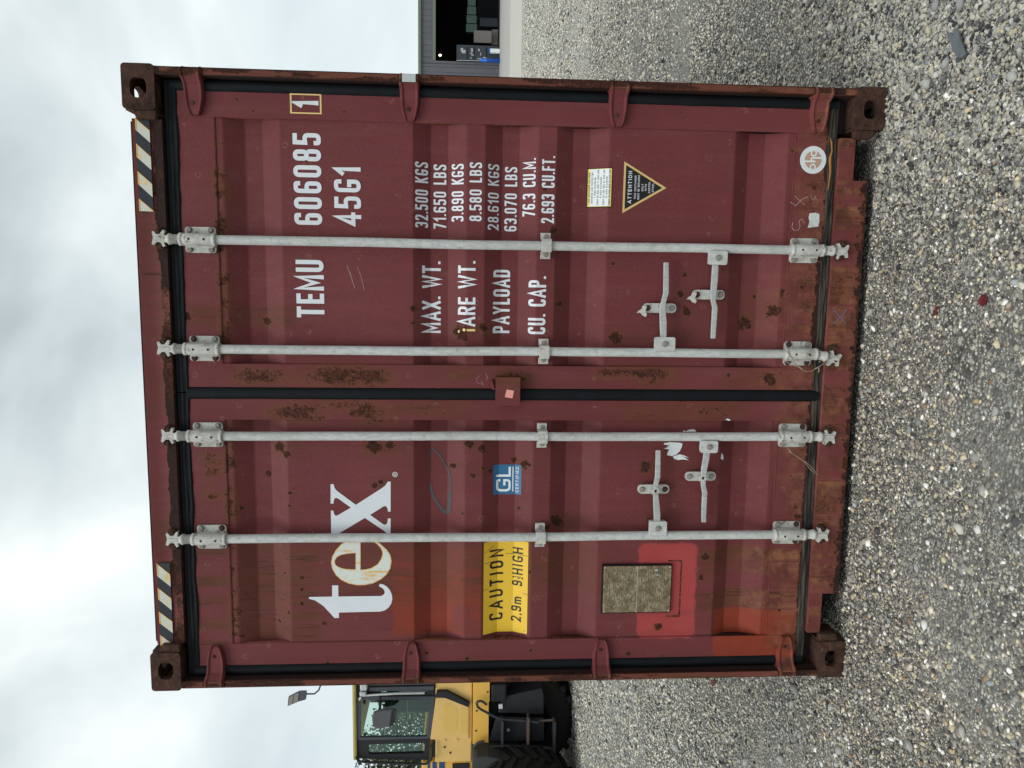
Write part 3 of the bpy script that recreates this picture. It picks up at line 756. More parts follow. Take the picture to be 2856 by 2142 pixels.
def casting_mesh():
    mb = MB(); a, b, c, T = .162, .178, .118, .027      # x, y, z
    oc = [tuple(map(float, p)) for p in rrect(0, a, 0, c, .014)]
    for m_ in (plate_hole(oc, stadium(a / 2 + .004, c / 2, .036, .030), T, lambda u, v_, d: (u, d, v_)),
               plate_hole(rect(T, b, 0.001, c - .001), stadium(b / 2 + .005, c / 2, .040, .028), T, lambda u, v_, d: (d, u, v_)),
               plate_hole(rect(T + .001, a - .001, T + .001, b - .001), stadium(a / 2 + .012, b / 2 + .01, .030, .052), T, lambda u, v_, d: (u, v_, c - d))):
        mb.add(m_.v, m_.f)
    mb.box(a - .012, a, T, b, .002, c - T - .001)
    mb.box(T + .001, a - .013, b - .012, b, .002, c - T - .001)
    mb.box(T + .001, a - .013, T, b - .013, 0, .014)
    return mb.data('corner_casting', M['rust'])
cast = casting_mesh()
for x, y, sx, sy in ((0, 0, 1, 1), (W, 0, -1, 1), (0, LEN, 1, -1), (W, LEN, -1, -1)):
    for z, sz in ((H, 1), (0, -1)):
        o = obj('corner_casting', cast, box_, (x, y, z - .118 if sz > 0 else .118))
        o.scale = (sx, sy, sz)
        add_bevel(o, .004, 2)
# rear posts: a narrow outer strip, the recess behind it, welded to the castings
for s in (0, 1):
    def X(v): return W - v if s else v
    def bx(a, b): return (min(X(a), X(b)), max(X(a), X(b)))
    mb = MB()
    mb.box(*bx(.006, .036), .000, .10, .119, H - .119)
    p = joined_front('corner_post', [grid_front('c', *bx(.0115, .0335), .1185, H - .1185, box_, lambda a, b: .0002 + .0012 * fb(a * 60, b * 8, 71))], [(*bx(.007, .036), .0035, .016, .1185, H - .1185), (*bx(.009, .0345), .0018, .0034, .1185, H - .1185)], box_, M['paint'])
    joined_front('post_inner_channel', [grid_front('x', *bx(.036, .16), .12, H - .12, box_, lambda a, b: np.full_like(a, .098))], [(*bx(.0065, .16), .101, .165, .12, H - .12)], box_, M['inner'])
    MB().box(*bx(.0075, .0355), .0165, .10, .119, H - .119).build('post_web', M['inner'], box_)
    # weld gussets beside the castings
    for zc_, sg in ((H, -1), (0, 1)):
        mb = MB(); z0 = zc_ + sg * .118
        q = [(X(.162), zc_ + sg * .03), (X(.195), zc_ + sg * .045), (X(.195), zc_ + sg * .115), (X(.162), z0)]
        mb.prism(q, .006, .034); o = mb.build('weld_gusset', M['rust'], box_, bevel=.005)
# header
joined_front('header', [grid_front('h', .19, W - .19, 2.768, 2.876, box_, lambda a, b: .03 + .004 * np.cos((b - 2.82) * 40))], [(.19, W - .19, .036, .11, 2.7685, 2.8765)], box_, M['paint'])
MB().box(.20, W - .20, .030, .10, 2.8775, 2.8825).build('header_lip', M['inner'], box_, bevel=.002)
MB().box(1.674, 1.677, .0245, .0262, 2.80, 2.862).build('weld_seam', M['inner'], box_)
# sill with the two notches beside the castings
def sill_y(a, b): return np.full_like(a, .03)
pcs = [grid_front('s', .365, 2.085, .036, .161, box_, sill_y), grid_front('s', .19, .3645, .105, .161, box_, sill_y), grid_front('s', 2.0855, W - .19, .098, .161, box_, sill_y)]
joined_front('sill', pcs, [(.365, 2.085, .0305, .12, .0365, .1605), (.19, .3645, .0305, .12, .1055, .1605), (2.0855, W - .19, .0305, .12, .0985, .1605)], box_, M['paint'])
# floor, sides, roof and front end
MB().box(.05, W - .05, .12, LEN - .05, .13, .17).build('underframe', M['inner'], box_)
crossm = MB()
for k in range(40): crossm.box(.05, W - .05, .35 + .29 * k, .39 + .29 * k, .04, .128)
crossm.build('cross_members', M['inner'], box_)
for s in (0, 1):
    pts = []
    n = 43
    for k in range(n):
        y0 = .18 + k * .275
        for dy_, d in ((0, .018), (.07, .018), (.138, .052), (.208, .052)): pts.append((y0 + dy_, d))
    mb = MB(); vv2 = []
    for y_, d in pts:
        for z in (.16, 2.80): vv2.append((W - d if s else d, y_, z))
    mb.add(vv2, [(2 * i, 2 * i + 2, 2 * i + 3, 2 * i + 1) for i in range(len(pts) - 1)])
    me = mb.data('side_wall', M['paint']); o = obj('side_wall', me, box_); m_ = o.modifiers.new('s', 'SOLIDIFY'); m_.thickness = .002
    for z0, z1 in ((.03, .165), (2.80, 2.86)):
        MB().box(*((W - .06, W - .004) if s else (.004, .06)), .18, LEN - .18, z0, z1).build('side_rail', M['paint'], box_, bevel=.004)
mb = MB(); vv2 = []
for k in range(52):
    for dy_, d in ((0, 0), (.09, 0), (.105, .02), (.195, .02)): vv2 += [(.03, .12 + k * .23 + dy_, 2.845 + d), (W - .03, .12 + k * .23 + dy_, 2.845 + d)]
mb.add(vv2, [(2 * i, 2 * i + 2, 2 * i + 3, 2 * i + 1) for i in range(len(vv2) // 2 - 1)])
o = obj('roof', mb.data('roof', M['paint']), box_); m_ = o.modifiers.new('s', 'SOLIDIFY'); m_.thickness = .002
MB().box(.03, W - .03, LEN - .1, LEN - .04, .16, 2.86).build('front_wall', M['paint'], box_)
MB().box(.165, W - .165, .112, .13, .165, 2.765).build('door_backing', M['inner'], box_)

# doors ------------------------------------------------------------
def x_door(s, v): return W - v if s else v          # mirror the right door from the left one
DOORS = []
for s in (0, 1):
    def bx(a, b): return tuple(sorted((x_door(s, a), x_door(s, b))))
    hin, mid = bx(.080, .171), (bx(1.110, 1.192) if s == 0 else (1.240, 1.332))
    dn, up = .192, 2.720
    px0, px1 = (hin[1], mid[0]) if s == 0 else (mid[1], hin[0])
    pieces = [grid_front('g', hin[0], hin[1], dn, up, box_), grid_front('g', mid[0], mid[1], dn, up, box_),
              grid_front('g', px0, px1, dn, .329, box_, lambda a, b: np.full_like(a, D + .0015)), grid_front('g', px0, px1, 2.585, up, box_, lambda a, b: np.full_like(a, D + .0015))]
    back = [(hin[0], hin[1], D + .0005, .108, dn + .0005, up - .0005), (mid[0], mid[1], D + .0005, .108, dn + .0005, up - .0005),
            (px0 + .001, px1 - .001, D + .002, .108, dn + .0005, .3285), (px0 + .001, px1 - .001, D + .002, .108, 2.5855, up - .0005)]
    d = joined_front('door', pieces, back, box_, M['paint'])
    d['label'] = 'right door with the weight table' if s else 'left door with the caution plate'
    DOORS.append(d)
    v, f = grid_front('p', px0 - .004, px1 + .004, .326, 2.588, box_, lambda a, b: prof(b) + dent(a, b), .0062, BRK)
    me = np_mesh('corrugated_panel', v, f, M['paint']); add_stain(me)
    obj('corrugated_panel', me, d)
    # weld beads round the panel
    mb = MB()
    def bead(a, b, n=60):
        pts = []
        for i in range(n + 1):
            t = i / n; q = [a[j] + (b[j] - a[j]) * t for j in (0, 1, 2)]
            pts.append((q[0] + random.uniform(-.0006, .0006), q[1], q[2] + random.uniform(-.0006, .0006)))
        mb.tube(pts, .0022, 5, caps=False)
    bead((px0, P0 - .0015, 2.583), (px1, P0 - .0015, 2.583)); bead((px0, P0 - .0015, .331), (px1, P0 - .0015, .331))
    zz = [.331] + BRK + [2.583]
    for xx in (px0 + .001, px1 - .001):
        for a, b in zip(zz[:-1], zz[1:]): bead((xx, float(prof(a + 1e-5)) - .0012, a), (xx, float(prof(b - 1e-5)) - .0012, b), 14)
    me = mb.data('weld_bead', M['paint']); add_stain(me); obj('weld_bead', me, d)
dL, dR = DOORS

# rubber gaskets with ribs
def gasket(name, a0, a1, b0, b1, vertical, ribs, y, mat, parent, wob=.0012):
    """strip from a0..a1 along its length, b0..b1 across; ribs: (share of width, height)"""
    n = int((a1 - a0) / .02) + 1; mb = MB(); vs_ = []
    for i in range(n + 1):
        a = a0 + (a1 - a0) * i / n
        for t, h in ribs:
            w = wob * ((math.sin(a * 31 + t * 9) + math.sin(a * 13.7 + t * 3)) * .4 + (float(fb(np.array(a * 22.), np.array(t * 2.), int(b0 * 99))) - .5) * 1.8)
            b = b0 + (b1 - b0) * t + (w if 0 < t < 1 else w * .7)
            vs_.append((b, y - h + w * .5, a) if vertical else (a, y - h + w * .5, b))
    k = len(ribs)
    fs_ = [(i * k + j, i * k + j + 1, (i + 1) * k + j + 1, (i + 1) * k + j) for i in range(n) for j in range(k - 1)]
    mb.add(vs_, fs_, True)
    return mb.build(name, mat, parent)
RIB1 = [(0, 0), (.06, .012), (.2, .016), (.30, .008), (.42, .015), (.56, .016), (.66, .008), (.8, .014), (.94, .011), (1, 0)]
RIB2 = [(0, 0), (.10, .010), (.35, .017), (.65, .018), (.88, .010), (1, 0)]
for d, x0, x1 in ((dL, .045, 1.216), (dR, 1.220, 2.393)):
    gasket('top_gasket', x0, x1, 2.7155, 2.7685, False, RIB1, .0600, M['rubber'], d, .0032)
    gasket('bottom_gasket', x0, x1, .1605, .1985, False, RIB1, .0605, M['oldrubber'], d, .0050)
gasket('side_gasket', .17, 2.74, .0365, .0815, True, RIB2, .056, M['rubber'], dL, .002)
gasket('side_gasket', .17, 2.74, W - .0815, W - .0365, True, RIB2, .056, M['rubber'], dR, .002)
gasket('centre_gasket', .172, 2.722, 1.1925, 1.2405, True, [(0, 0), (.05, .012), (.28, .018), (.6, .0185), (.88, .014), (1, 0)], .058, M['rubber'], dR, .0016)

# locking bars ------------------------------------------------------
BARS = [(.632, dL), (1.0505, dL), (1.3925, dR), (1.8085, dR)]
def tubez(name, x, z0, z1, r, y, mat, parent, n=20):
    return MB().tube([(x, y, z0), (x, y, z1)], r, n).build(name, mat, parent)
YB = .0165
def brk_plate():
    mb = MB()
    mb.prism(rrect(-.0490, .0490, -.0580, .0580, .013), .026, .034)
    for sx in (-1, 1):
        mb.box(min(sx * .020, sx * .030), max(sx * .018, sx * .0245), .012, .0265, -.052, .052)
    return mb.data('bearing_bracket', M['bracket'])
def sleeve():
    mb = MB()
    mb.lathe([(.0, -.068), (.0245, -.068), (.0245, -.057), (.0222, -.055), (.0235, -.051), (.0235, .051), (.0222, .055), (.0245, .057), (.0245, .068), (0, .068)], (0, 0, 0), 'z', 24)
    return mb.data('sleeve', M['bracket'])
BP, SLV = brk_plate(), sleeve()
M['bolt'] = flat('dull_bolt', (.26, .24, .215), .6, .3, 80)
def boltmesh(r=.0092, h=.009, n=6, name='bolt', mat='bolt'):
    mb = MB(); mb.lathe([(r * 1.3, 0), (r * 1.3, -.0015), (r * 1.0, -.0015), (r * 1.0, -h * .8), (r * .8, -h), (0, -h)], (0, 0, 0), 'y', n * 2, False)
    return mb.data(name, M[mat])
BOLT, RBOLT = boltmesh(), boltmesh(mat='darkrust')
HOLE = MB().lathe([(.0042, 0), (.0042, -.0008), (0, -.0008)], (0, 0, 0), 'y', 12).data('pin_hole', M['hole'])
RUSTY = {(1.3925, 1, 1, 1), (1.3925, 1, -1, -1), (1.3925, 1, -1, 1), (1.3925, -1, 1, 1), (1.3925, -1, -1, 1), (1.3925, -1, -1, -1), (.632, 1, 1, -1), (.632, -1, -1, -1), (.632, -1, 1, -1), (1.0505, -1, 1, -1)}
def cam_head():
    """neck, collar and the two-pronged head that swings into its keeper"""
    mb = MB()
    mb.lathe([(0, .0), (.0185, .0), (.0185, .038), (.0215, .040), (.0215, .048), (.017, .052), (.012, .060)], (0, 0, 0), 'z', 20)
    mb.prism([(-.012, .052), (.012, .052), (.014, .064), (.030, .060), (.034, .066), (.018, .078), (.016, .090), (.028, .100), (.026, .107), (.004, .103), (-.020, .109), (-.024, .102), (-.012, .090), (-.013, .077), (-.030, .068), (-.027, .060), (-.014, .064)], -.009, .010)
    mb.box(-.006, .006, -.013, -.008, .060, .098)
    return mb.data('cam', M['bracket'])
CAM = cam_head()
def keeper_lug(seed, sx):
    r_ = random.Random(seed * 7 + sx); mb = MB()
    pts = [(sx * .014, 0), (sx * .034, .004), (sx * .042, .016), (sx * .038, .034), (sx * .022, .038), (sx * .013, .022)]
    pts = [(p[0] + r_.uniform(-.003, .003), p[1] + r_.uniform(-.003, .003) - .018) for p in pts]
    if sx < 0: pts = pts[::-1]
    mb.prism(pts, -.004 + .001 * r_.random(), .012)
    mb.lathe([(.0, -.012), (.008, -.012), (.0095, -.0045)], (sx * .026, 0, 0), 'y', 10)
    return mb.data('cam_keeper', M['rust'])
for i, (bxx, d) in enumerate(BARS):
    bar = MB().tube([(bxx + (.0016 * math.sin(i * 2.1 + k * .42) + .0008 * math.sin(k * 1.1 + i)) * math.sin(math.pi * k / 22), YB + .0012 * math.sin(k * .5 + i * 3) * math.sin(math.pi * k / 22), .21 + (2.705 - .21) * k / 22) for k in range(23)], .0178, 24).build('locking_bar', M['galv'], d)
    for zc_, sg, zb in ((2.648, 1, 2.648), (.274, -1, .274)):
        obj('bearing_bracket', BP, d, (bxx, .0165, zc_)); add_bevel(bpy.data.objects[-1] if False else COL.objects[-1], .002, 2)
        o = obj('sleeve', SLV, d, (bxx, YB - .001, zc_))
        for dz_ in (-.028, .028): obj('pin_hole', HOLE, d, (bxx, YB - .0248, zc_ + dz_))
        for ax in (-1, 1):
            for az in (-1, 1):
                rb = (bxx, sg, ax, az) in RUSTY
                obj('bolt', RBOLT if rb else BOLT, d, (bxx + ax * .0375, .0425, zc_ + az * .040), (0, random.uniform(0, 1), 0))
        c = obj('cam', CAM, d, (bxx, YB, zc_ + sg * .060 if sg > 0 else zc_ - .060), (0, 0 if sg > 0 else math.pi + R(12 if i == 2 else 0), 0))
        tl = R(random.uniform(-14, 14))
        for sx in (-1, 1):
            k = obj('cam_keeper', keeper_lug(i * 2 + (sg > 0), sx), box_, (bxx, .018, zc_ + sg * .142), (0, tl, 0))
            add_bevel(k, .003, 2)
    # middle guide
    z = 1.323
    mb = MB(); prof_ = [(-.047, .044), (-.047, .036), (-.024, .036), (-.022, YB - .021), (-.012, YB - .0245), (.012, YB - .0245), (.022, YB - .021), (.024, .036), (.047, .036), (.047, .044)]
    vs_ = [(a, b, zz_) for zz_ in (-.020, .020) for a, b in prof_]; n = len(prof_)
    inner = prof_
    fs_ = [(k_, k_ + 1, k_ + 1 + n, k_ + n) for k_ in range(n - 1)]
    mb.add(vs_, fs_)
    o = mb.build('guide_bracket', M['bracket'], d, (bxx, 0, z)); m_ = o.modifiers.new('s', 'SOLIDIFY'); m_.thickness = .004; m_.offset = 1; add_bevel(o, .0015)
    for ax in (-1, 1): obj('bolt', BOLT, d, (bxx + ax * .035, .036, z), (0, random.random(), 0))
    obj('pin_hole', HOLE, d, (bxx, YB - .0252, z + .001))

# handles -----------------------------------------------------------
def strip(path, w, t, mat, name, parent, loc=(0, 0, 0)):
    """flat bar following (x, y, z) points; w: height in z at each point"""
    mb = MB(); vs_ = []
    for (x, y, z), ww in zip(path, w):
        vs_ += [(x, y - t / 2, z - ww / 2), (x, y - t / 2, z + ww / 2), (x, y + t / 2, z + ww / 2), (x, y + t / 2, z - ww / 2)]
    n = len(path)
    fs_ = [(4 * i + a, 4 * i + (a + 1) % 4, 4 * i + 4 + (a + 1) % 4, 4 * i + 4 + a) for i in range(n - 1) for a in range(4)] + [(0, 1, 2, 3), (4 * n - 1, 4 * n - 2, 4 * n - 3, 4 * n - 4)]
    mb.add(vs_, fs_); return mb.build(name, mat, parent, loc, bevel=.003)
def handle(d, cx0, cx1, cz0, cz1, pts, catch, hook, rusty=()):
    mb = MB(); mb.prism(rrect(cx0, cx1, cz0, cz1, .008), -.008, .006); mb.box(cx0 + .004, cx1 - .004, .006, .030, cz0 + .006, cz1 - .006)
    cl = mb.build('handle_hub', M['galv'], d, bevel=.0025)
    obj('bolt', RBOLT if 0 in rusty else BOLT, d, ((cx0 + cx1) / 2, -.0085, (cz0 + cz1) / 2))
    strip([(p[0], p[1], p[2]) for p in pts], [p[3] for p in pts], .011, M['grip'], 'handle', d)
    x, z0, z1 = catch
    mb = MB(); mb.prism(rrect(x - .019, x + .019, z0, z1, .017), .030, .041); mb.box(x - .010, x + .010, .041, .056, z0 + .03, z1 - .03)
    mb.build('handle_catch', M['bracket'], d, bevel=.0015)
    for k, z in enumerate((z0 + .018, z1 - .018)): obj('bolt', RBOLT if k + 1 in rusty else BOLT, d, (x, .030, z), (0, random.random(), 0))
    if hook:
        mb = MB(); dx_ = -.022
        mb.prism([(x + .008, z1 - .012), (x + .010, z1 + .004), (x - .004, z1 + .010), (x - .012, z1 + .022), (x - .020, z1 + .028), (x - .019, z1 + .014), (x - .030, z1 + .004), (x - .036, z1 - .008), (x - .026, z1 - .013), (x - .012, z1 - .006)], .012, .022)
        mb.build('catch_hook', M['bracket'], d, bevel=.002)
    else:
        zc_ = (z0 + z1) / 2; mb = MB(); st_ = []
        for k in range(12):
            r_ = .020 if k % 2 == 0 else .012
            a = 2 * math.pi * k / 12 + .2; st_.append((x + r_ * math.cos(a), zc_ + r_ * math.sin(a)))
        mb.prism(st_, .000, .010); mb.build('catch_star', M['bracket'], d, bevel=.002)
        mb = MB(); mb.prism([(x - .006, zc_ - .003), (x + .005, zc_ - .006), (x + .006, zc_ + .003), (x - .004, zc_ + .005)], -.0012, 0); mb.build('key_slot', M['hole'], d)
handle(dR, 1.403, 1.457, .800, .883, [(1.453, .002, .847, .024), (1.478, .002, .848, .026), (1.52, .004, .850, .028), (1.568, .010, .853, .024), (1.592, .006, .852, .020), (1.632, .012, .841, .022), (1.70, .016, .842, .022), (1.752, .017, .844, .020)], (1.571, .791, .926), True, (2,))
handle(dR, 1.745, 1.799, .605, .679, [(1.748, .002, .650, .024), (1.72, .002, .650, .026), (1.68, .004, .650, .026), (1.630, .010, .650, .024), (1.605, .008, .650, .020), (1.575, .012, .640, .022), (1.50, .016, .640, .021), (1.452, .017, .640, .019)], (1.627, .596, .727), True, (2,))
handle(dL, .987, 1.036, .605, .677, [(.990, .002, .648, .026), (.96, .002, .650, .026), (.92, .004, .655, .025), (.88, .008, .655, .020), (.85, .006, .655, .020), (.815, .012, .645, .022), (.75, .016, .644, .021), (.688, .017, .642, .019)], (.880, .595, .724), False)
handle(dL, .641, .700, .803, .876, [(.697, .002, .843, .026), (.73, .002, .844, .028), (.77, .004, .848, .026), (.826, .008, .853, .020), (.85, .006, .853, .020), (.885, .012, .845, .022), (.94, .016, .845, .021), (.994, .017, .846, .020)], (.826, .789, .921), False, (1,))

# hinges ------------------------------------------------------------
def hinge_mesh():
    """local x from the post (0) inwards; z half-heights and front y along it"""
    xs_ = [(-.004, .040, .020), (.004, .040, .002), (.014, .040, -.006), (.030, .040, -.006), (.040, .038, .004), (.055, .037, .022), (.085, .037, .030), (.105, .036, .030), (.128, .031, .030), (.146, .026, .031), (.158, .021, .033), (.164, .014, .038)]
    mb = MB(); vs_ = []; cols = [-1, -.86, -.72, -.58, 0, .58, .72, .86, 1]
    lift = [.010, -.0045, -.0045, .0015, .0015, .0015, -.0045, -.0045, .010]
    for x, hz, y in xs_:
        for c_, l in zip(cols, lift): vs_.append((x, y + l, c_ * hz))
    k = len(cols); n = len(xs_)
    mb.add(vs_, [(i * k + j, i * k + j + 1, (i + 1) * k + j + 1, (i + 1) * k + j) for i in range(n - 1) for j in range(k - 1)])
    # closed sides down to the door
    for j in (0, k - 1):
        side = [vs_[i * k + j] for i in range(n)] + [(vs_[i * k + j][0], .066, vs_[i * k + j][2]) for i in range(n)]
        mb.add(side, [(i, i + 1, i + 1 + n, i + n) for i in range(n - 1)])
    tip = [vs_[(n - 1) * k + j] for j in range(k)] + [(vs_[(n - 1) * k + j][0], .066, vs_[(n - 1) * k + j][2]) for j in range(k)]
    mb.add(tip, [(j, j + 1, j + 1 + k, j + k) for j in range(k - 1)])
    return mb
HB = hinge_mesh()
PIN = MB().tube([(0, 0, -.043), (0, 0, .043)], .0125, 12).data('hinge_pin', M['paint'])
for s in (0, 1):
    for z in (2.650, 1.851, 1.051, .250):
        mb = MB(); mb.add([((W - .006 - p[0]) if s else (.006 + p[0]), p[1], p[2] + z) for p in HB.v], HB.f)
        me = mb.data('hinge', M['paint']); add_stain(me)
        h = obj('hinge', me, DOORS[s])
        if (s, z) == (1, 1.851): h['label'] = 'hinge with a bare grey patch'
        add_bevel(h, .0015)
        obj('hinge_pin', PIN, DOORS[s], (W - .024 if s else .024, .006, z))
        xx = W - .128 if s else .128
        obj('hinge_rivet', MB().lathe([(.0085, .001), (.0085, -.0008), (.006, -.0016), (0, -.0016)], (0, 0, 0), 'y', 14).data('hinge_rivet', M['darkrust'] if (s, z) in ((1, 2.65), (1, 1.051)) else M['paint']), DOORS[s], (xx, .0315, z + .004))
decal('paint_patch', [(rect(W - .040, W - .012, 1.826, 1.876), 0)], M['palegrey'], dR, off=0, yf=-.0125)

# centre plate over the joint, small tag on it
mb = MB(); mb.prism(rrect(1.178, 1.291, 1.416, 1.514, .006), .004, .014); mb.box(1.180, 1.289, .014, .052, 1.418, 1.512)
cp = mb.data('centre_lock_plate', M['paint']); add_stain(cp); o = obj('centre_lock_plate', cp, dR); add_bevel(o, .003)
MB().prism([(1.235, 1.513), (1.262, 1.520), (1.280, 1.528), (1.268, 1.531), (1.240, 1.528)], .030, .049).build('plate_ear', M['paint'], dR, bevel=.004)
decal('price_tag', [([(1.207, 1.446), (1.238, 1.441), (1.243, 1.470), (1.212, 1.477)], 0)], M['pink'], dR, yf=.004, label='small pink square tag')

# data plate --------------------------------------------------------
MB().box(.284, .497, .0445, P0, .758, 1.056).build('data_plate_frame', M['hole'], dL)
for a, b in ((.762, .9055), (.9070, 1.050)):
    o = MB().box(.289, .492, .0400, .0442, a, b).build('data_plate', M['plate'], dL, bevel=.001)
MB().box(.291, .490, .0392, .0399, .9045, .9080).build('plate_crease', M['palewood_'], dL)
riv = MB()
for x in (.294, .487):
    for z in (.768, .906, 1.044): riv.lathe([(.005, 0), (.004, -.003), (0, -.003)], (x, .0398, z), 'y', 8)
riv.build('data_plate_rivets', M['tan'], dL)
pr = []; rr_ = random.Random(5)
for z0_, z1_ in ((.775, .895), (.918, 1.040)):
    z = z1_
    while z > z0_:
        x = .303
        while x < .478:
            w_ = rr_.uniform(.004, .022)
            if rr_.random() < .72: pr.append((rect(x, min(x + w_, .480), z, z + rr_.choice((.0016, .0022, .0030))), 0))
            x += w_ + .003
        z -= rr_.uniform(.0065, .0105)
o = decal('worn_plate_print', pr, M['darkplate'], dL, off=0, yf=.0396); o['kind'] = 'stuff'
decal('sealant_smear', [([(.470, .822), (.478, .822), (.478, .832), (.470, .834)], 0), ([(.448, .818), (.455, .818), (.455, .828)], 0)], M['palegrey'], dL, yf=.0396)

# ================================================================== lettering and stickers
def words(s, x0, x1, z0, z1, mat, parent, name='lettering', **k):
    off = k.pop('off', .0012); yf = k.pop('yf', front); label = k.pop('label', None)
    return decal(name, text_polys(s, x0, x1, z0, z1, **k), M[mat], parent, off, yf, label)
words('TEMU', 1.517, 1.740, 2.188, 2.295, 'white', dR, t=.155, label='large white letters beside the middle locking bar')
words('606085', 1.874, 2.217, 2.190, 2.296, 'white', dR, t=.155, gap=.17, label='large white six digit number')
words('1', 2.309, 2.335, 2.195, 2.293, 'white', dR, t=.17, label='white digit in a box')
bxp = []
for a in (rect(2.286, 2.359, 2.295, 2.301), rect(2.286, 2.359, 2.184, 2.190), rect(2.286, 2.291, 2.190, 2.295), rect(2.354, 2.359, 2.190, 2.295)): bxp.append((a, 0))
decal('digit_frame', bxp, M['yellowed'], dR)
words('45G1', 1.873, 2.095, 2.041, 2.143, 'white', dR, t=.155, gap=.17, label='white size code')
for s_, a, b, c, d_ in (('32.500 KGS', 1.873, 2.123, 1.784, 1.833), ('71.650 LBS', 1.871, 2.118, 1.713, 1.763), ('3.890 KGS', 1.899, 2.119, 1.645, 1.692), ('8.580 LBS', 1.900, 2.124, 1.574, 1.622),
                        ('28.610 KGS', 1.869, 2.121, 1.506, 1.550), ('63.070 LBS', 1.866, 2.115, 1.434, 1.483), ('76.3 CU.M.', 1.924, 2.146, 1.364, 1.412), ('2.693 CU.FT.', 1.898, 2.154, 1.289, 1.340)):
    words(s_, a, b, c, d_, 'white', dR, t=.15, gap=.16)
words('MAX. WT.', 1.458, 1.742, 1.734, 1.807, 'white', dR, t=.15)
words('ARE WT.', 1.489, 1.745, 1.596, 1.665, 'white', dR, t=.15)
words('PAYLOAD', 1.461, 1.714, 1.457, 1.525, 'white', dR, t=.15)
words('CU. CAP.', 1.460, 1.689, 1.315, 1.384, 'white', dR, t=.15)
decal('rust_eaten_letter', [(rect(1.469, 1.478, 1.596, 1.630), 0), ([(1.468, 1.637), (1.478, 1.634), (1.480, 1.645), (1.470, 1.646)], 0), (rect(1.462, 1.472, 1.658, 1.665), 0)], M['yellowed'], dR, label='yellowed remains of a letter eaten by rust')

# the company word on the left door: outlines measured off the door, in a 1106 x 1659 drawing
def TX(p):
    u, w = p[0] / 1106, p[1] / 1659
    x = .889 + (.2485 - .889) * w; z = 2.278 + (1.876 - 2.278) * u + w * (.013 * (1 - u) + .003 * u)
    return (x, z)
tP = [(47, 1347), (300, 1347), (300, 1222), (368, 1222), (368, 1347), (835, 1347), (862, 1337), (878, 1318), (880, 1298), (868, 1272), (845, 1252), (815, 1236), (828, 1210), (865, 1218), (905, 1243), (940, 1285), (960, 1335), (965, 1385), (952, 1435), (925, 1477), (885, 1508), (840, 1520), (815, 1522), (375, 1527), (375, 1588), (325, 1588), (285, 1540), (240, 1490), (205, 1452), (170, 1425), (110, 1385), (47, 1368)]
xP = [(283, 115), (316, 115), (325, 150), (340, 175), (365, 197), (560, 340), (840, 165), (880, 137), (900, 112), (912, 90), (945, 90), (945, 415), (915, 415), (910, 380), (898, 362), (885, 355), (870, 356), (718, 450), (865, 555), (885, 560), (905, 545), (912, 520), (915, 490), (945, 490), (945, 690), (915, 690), (905, 660), (885, 636), (868, 623), (660, 483), (350, 665), (325, 690), (318, 720), (290, 720), (285, 402), (315, 402), (318, 430), (328, 450), (345, 458), (362, 452), (505, 370), (368, 272), (345, 263), (328, 268), (318, 290), (315, 325), (283, 325)]
eP = [(615, 712), (540, 712), (470, 725), (400, 765), (340, 830), (300, 900), (286, 970), (300, 1040), (340, 1110), (400, 1165), (480, 1205), (580, 1225), (660, 1224), (750, 1207), (840, 1162), (900, 1112), (945, 1040), (958, 960), (945, 890), (905, 830), (860, 790), (830, 762), (780, 735), (748, 722), (742, 740), (785, 765), (830, 810), (850, 850), (853, 885), (840, 930), (800, 990), (730, 1032), (670, 1046), (615, 1050)]
eH = [(557, 868), (470, 875), (400, 888), (355, 910), (333, 945), (332, 975), (345, 998), (370, 1015), (410, 1032), (450, 1040), (557, 1047)]
decal('logo_letter', [([TX(p) for p in tP], 0)], M['white'], dL, label='white serif letter t of the company name')
decal('logo_letter', [([TX(p) for p in xP], 0)], M['white'], dL, label='white serif letter x of the company name')
def holed(outer, hole): return (outer + hole, geometry.tessellate_polygon([[Vector((p[0], p[1], 0)) for p in outer], [Vector((p[0], p[1], 0)) for p in hole]]))
eo, eh = [TX(p) for p in eP], [TX(p) for p in eH]
def scale_poly(P_, k):
    """move an outline inwards by k metres"""
    n = len(P_); ar = sum(P_[i][0] * P_[(i + 1) % n][1] - P_[(i + 1) % n][0] * P_[i][1] for i in range(n)); sg = 1 if ar > 0 else -1
    res = []
    for i in range(n):
        a, b, c = Vector(P_[i - 1]), Vector(P_[i]), Vector(P_[(i + 1) % n])
        n1 = Vector((-(b - a).y, (b - a).x)).normalized(); n2 = Vector((-(c - b).y, (c - b).x)).normalized(); m_ = (n1 + n2)
        m_ = m_.normalized() if m_.length > 1e-5 else n1
        res.append(tuple(b + m_ * k * sg))
    return res
decal('logo_letter_rim', [], M['amber'], dL, tris=[holed(eo, eh)])
decal('logo_letter', [], M['aged'], dL, off=.0018, tris=[holed(scale_poly(eo, .0035), scale_poly(eh, -.0028))], label='yellowed rust streaked letter e of the company name')
decal('registered_mark', [(p, 0) for p in ribbon(disc(.884, 1.917, .0095, 16), .0024, True)] + text_polys('R', .880, .888, 1.912, 1.922, t=.2), M['stwhite'], dL, label='small white circled R')

# blue certified sticker
decal('sticker', [(rrect(.791, .917, 1.400, 1.516, .005), 0)], M['blue'], dL, label='blue square certification sticker')
words('GL', .803, .908, 1.443, 1.504, 'stwhite', dL, t=.16, gap=.10, off=.002, name='sticker_print')
decal('sticker_rule', [(rect(.803, .908, 1.432, 1.4365), 0)], M['stwhite'], dL, off=.002)
words('CERTIFIED', .801, .908, 1.411, 1.423, 'stwhite', dL, t=.17, gap=.25, off=.002, name='sticker_print')
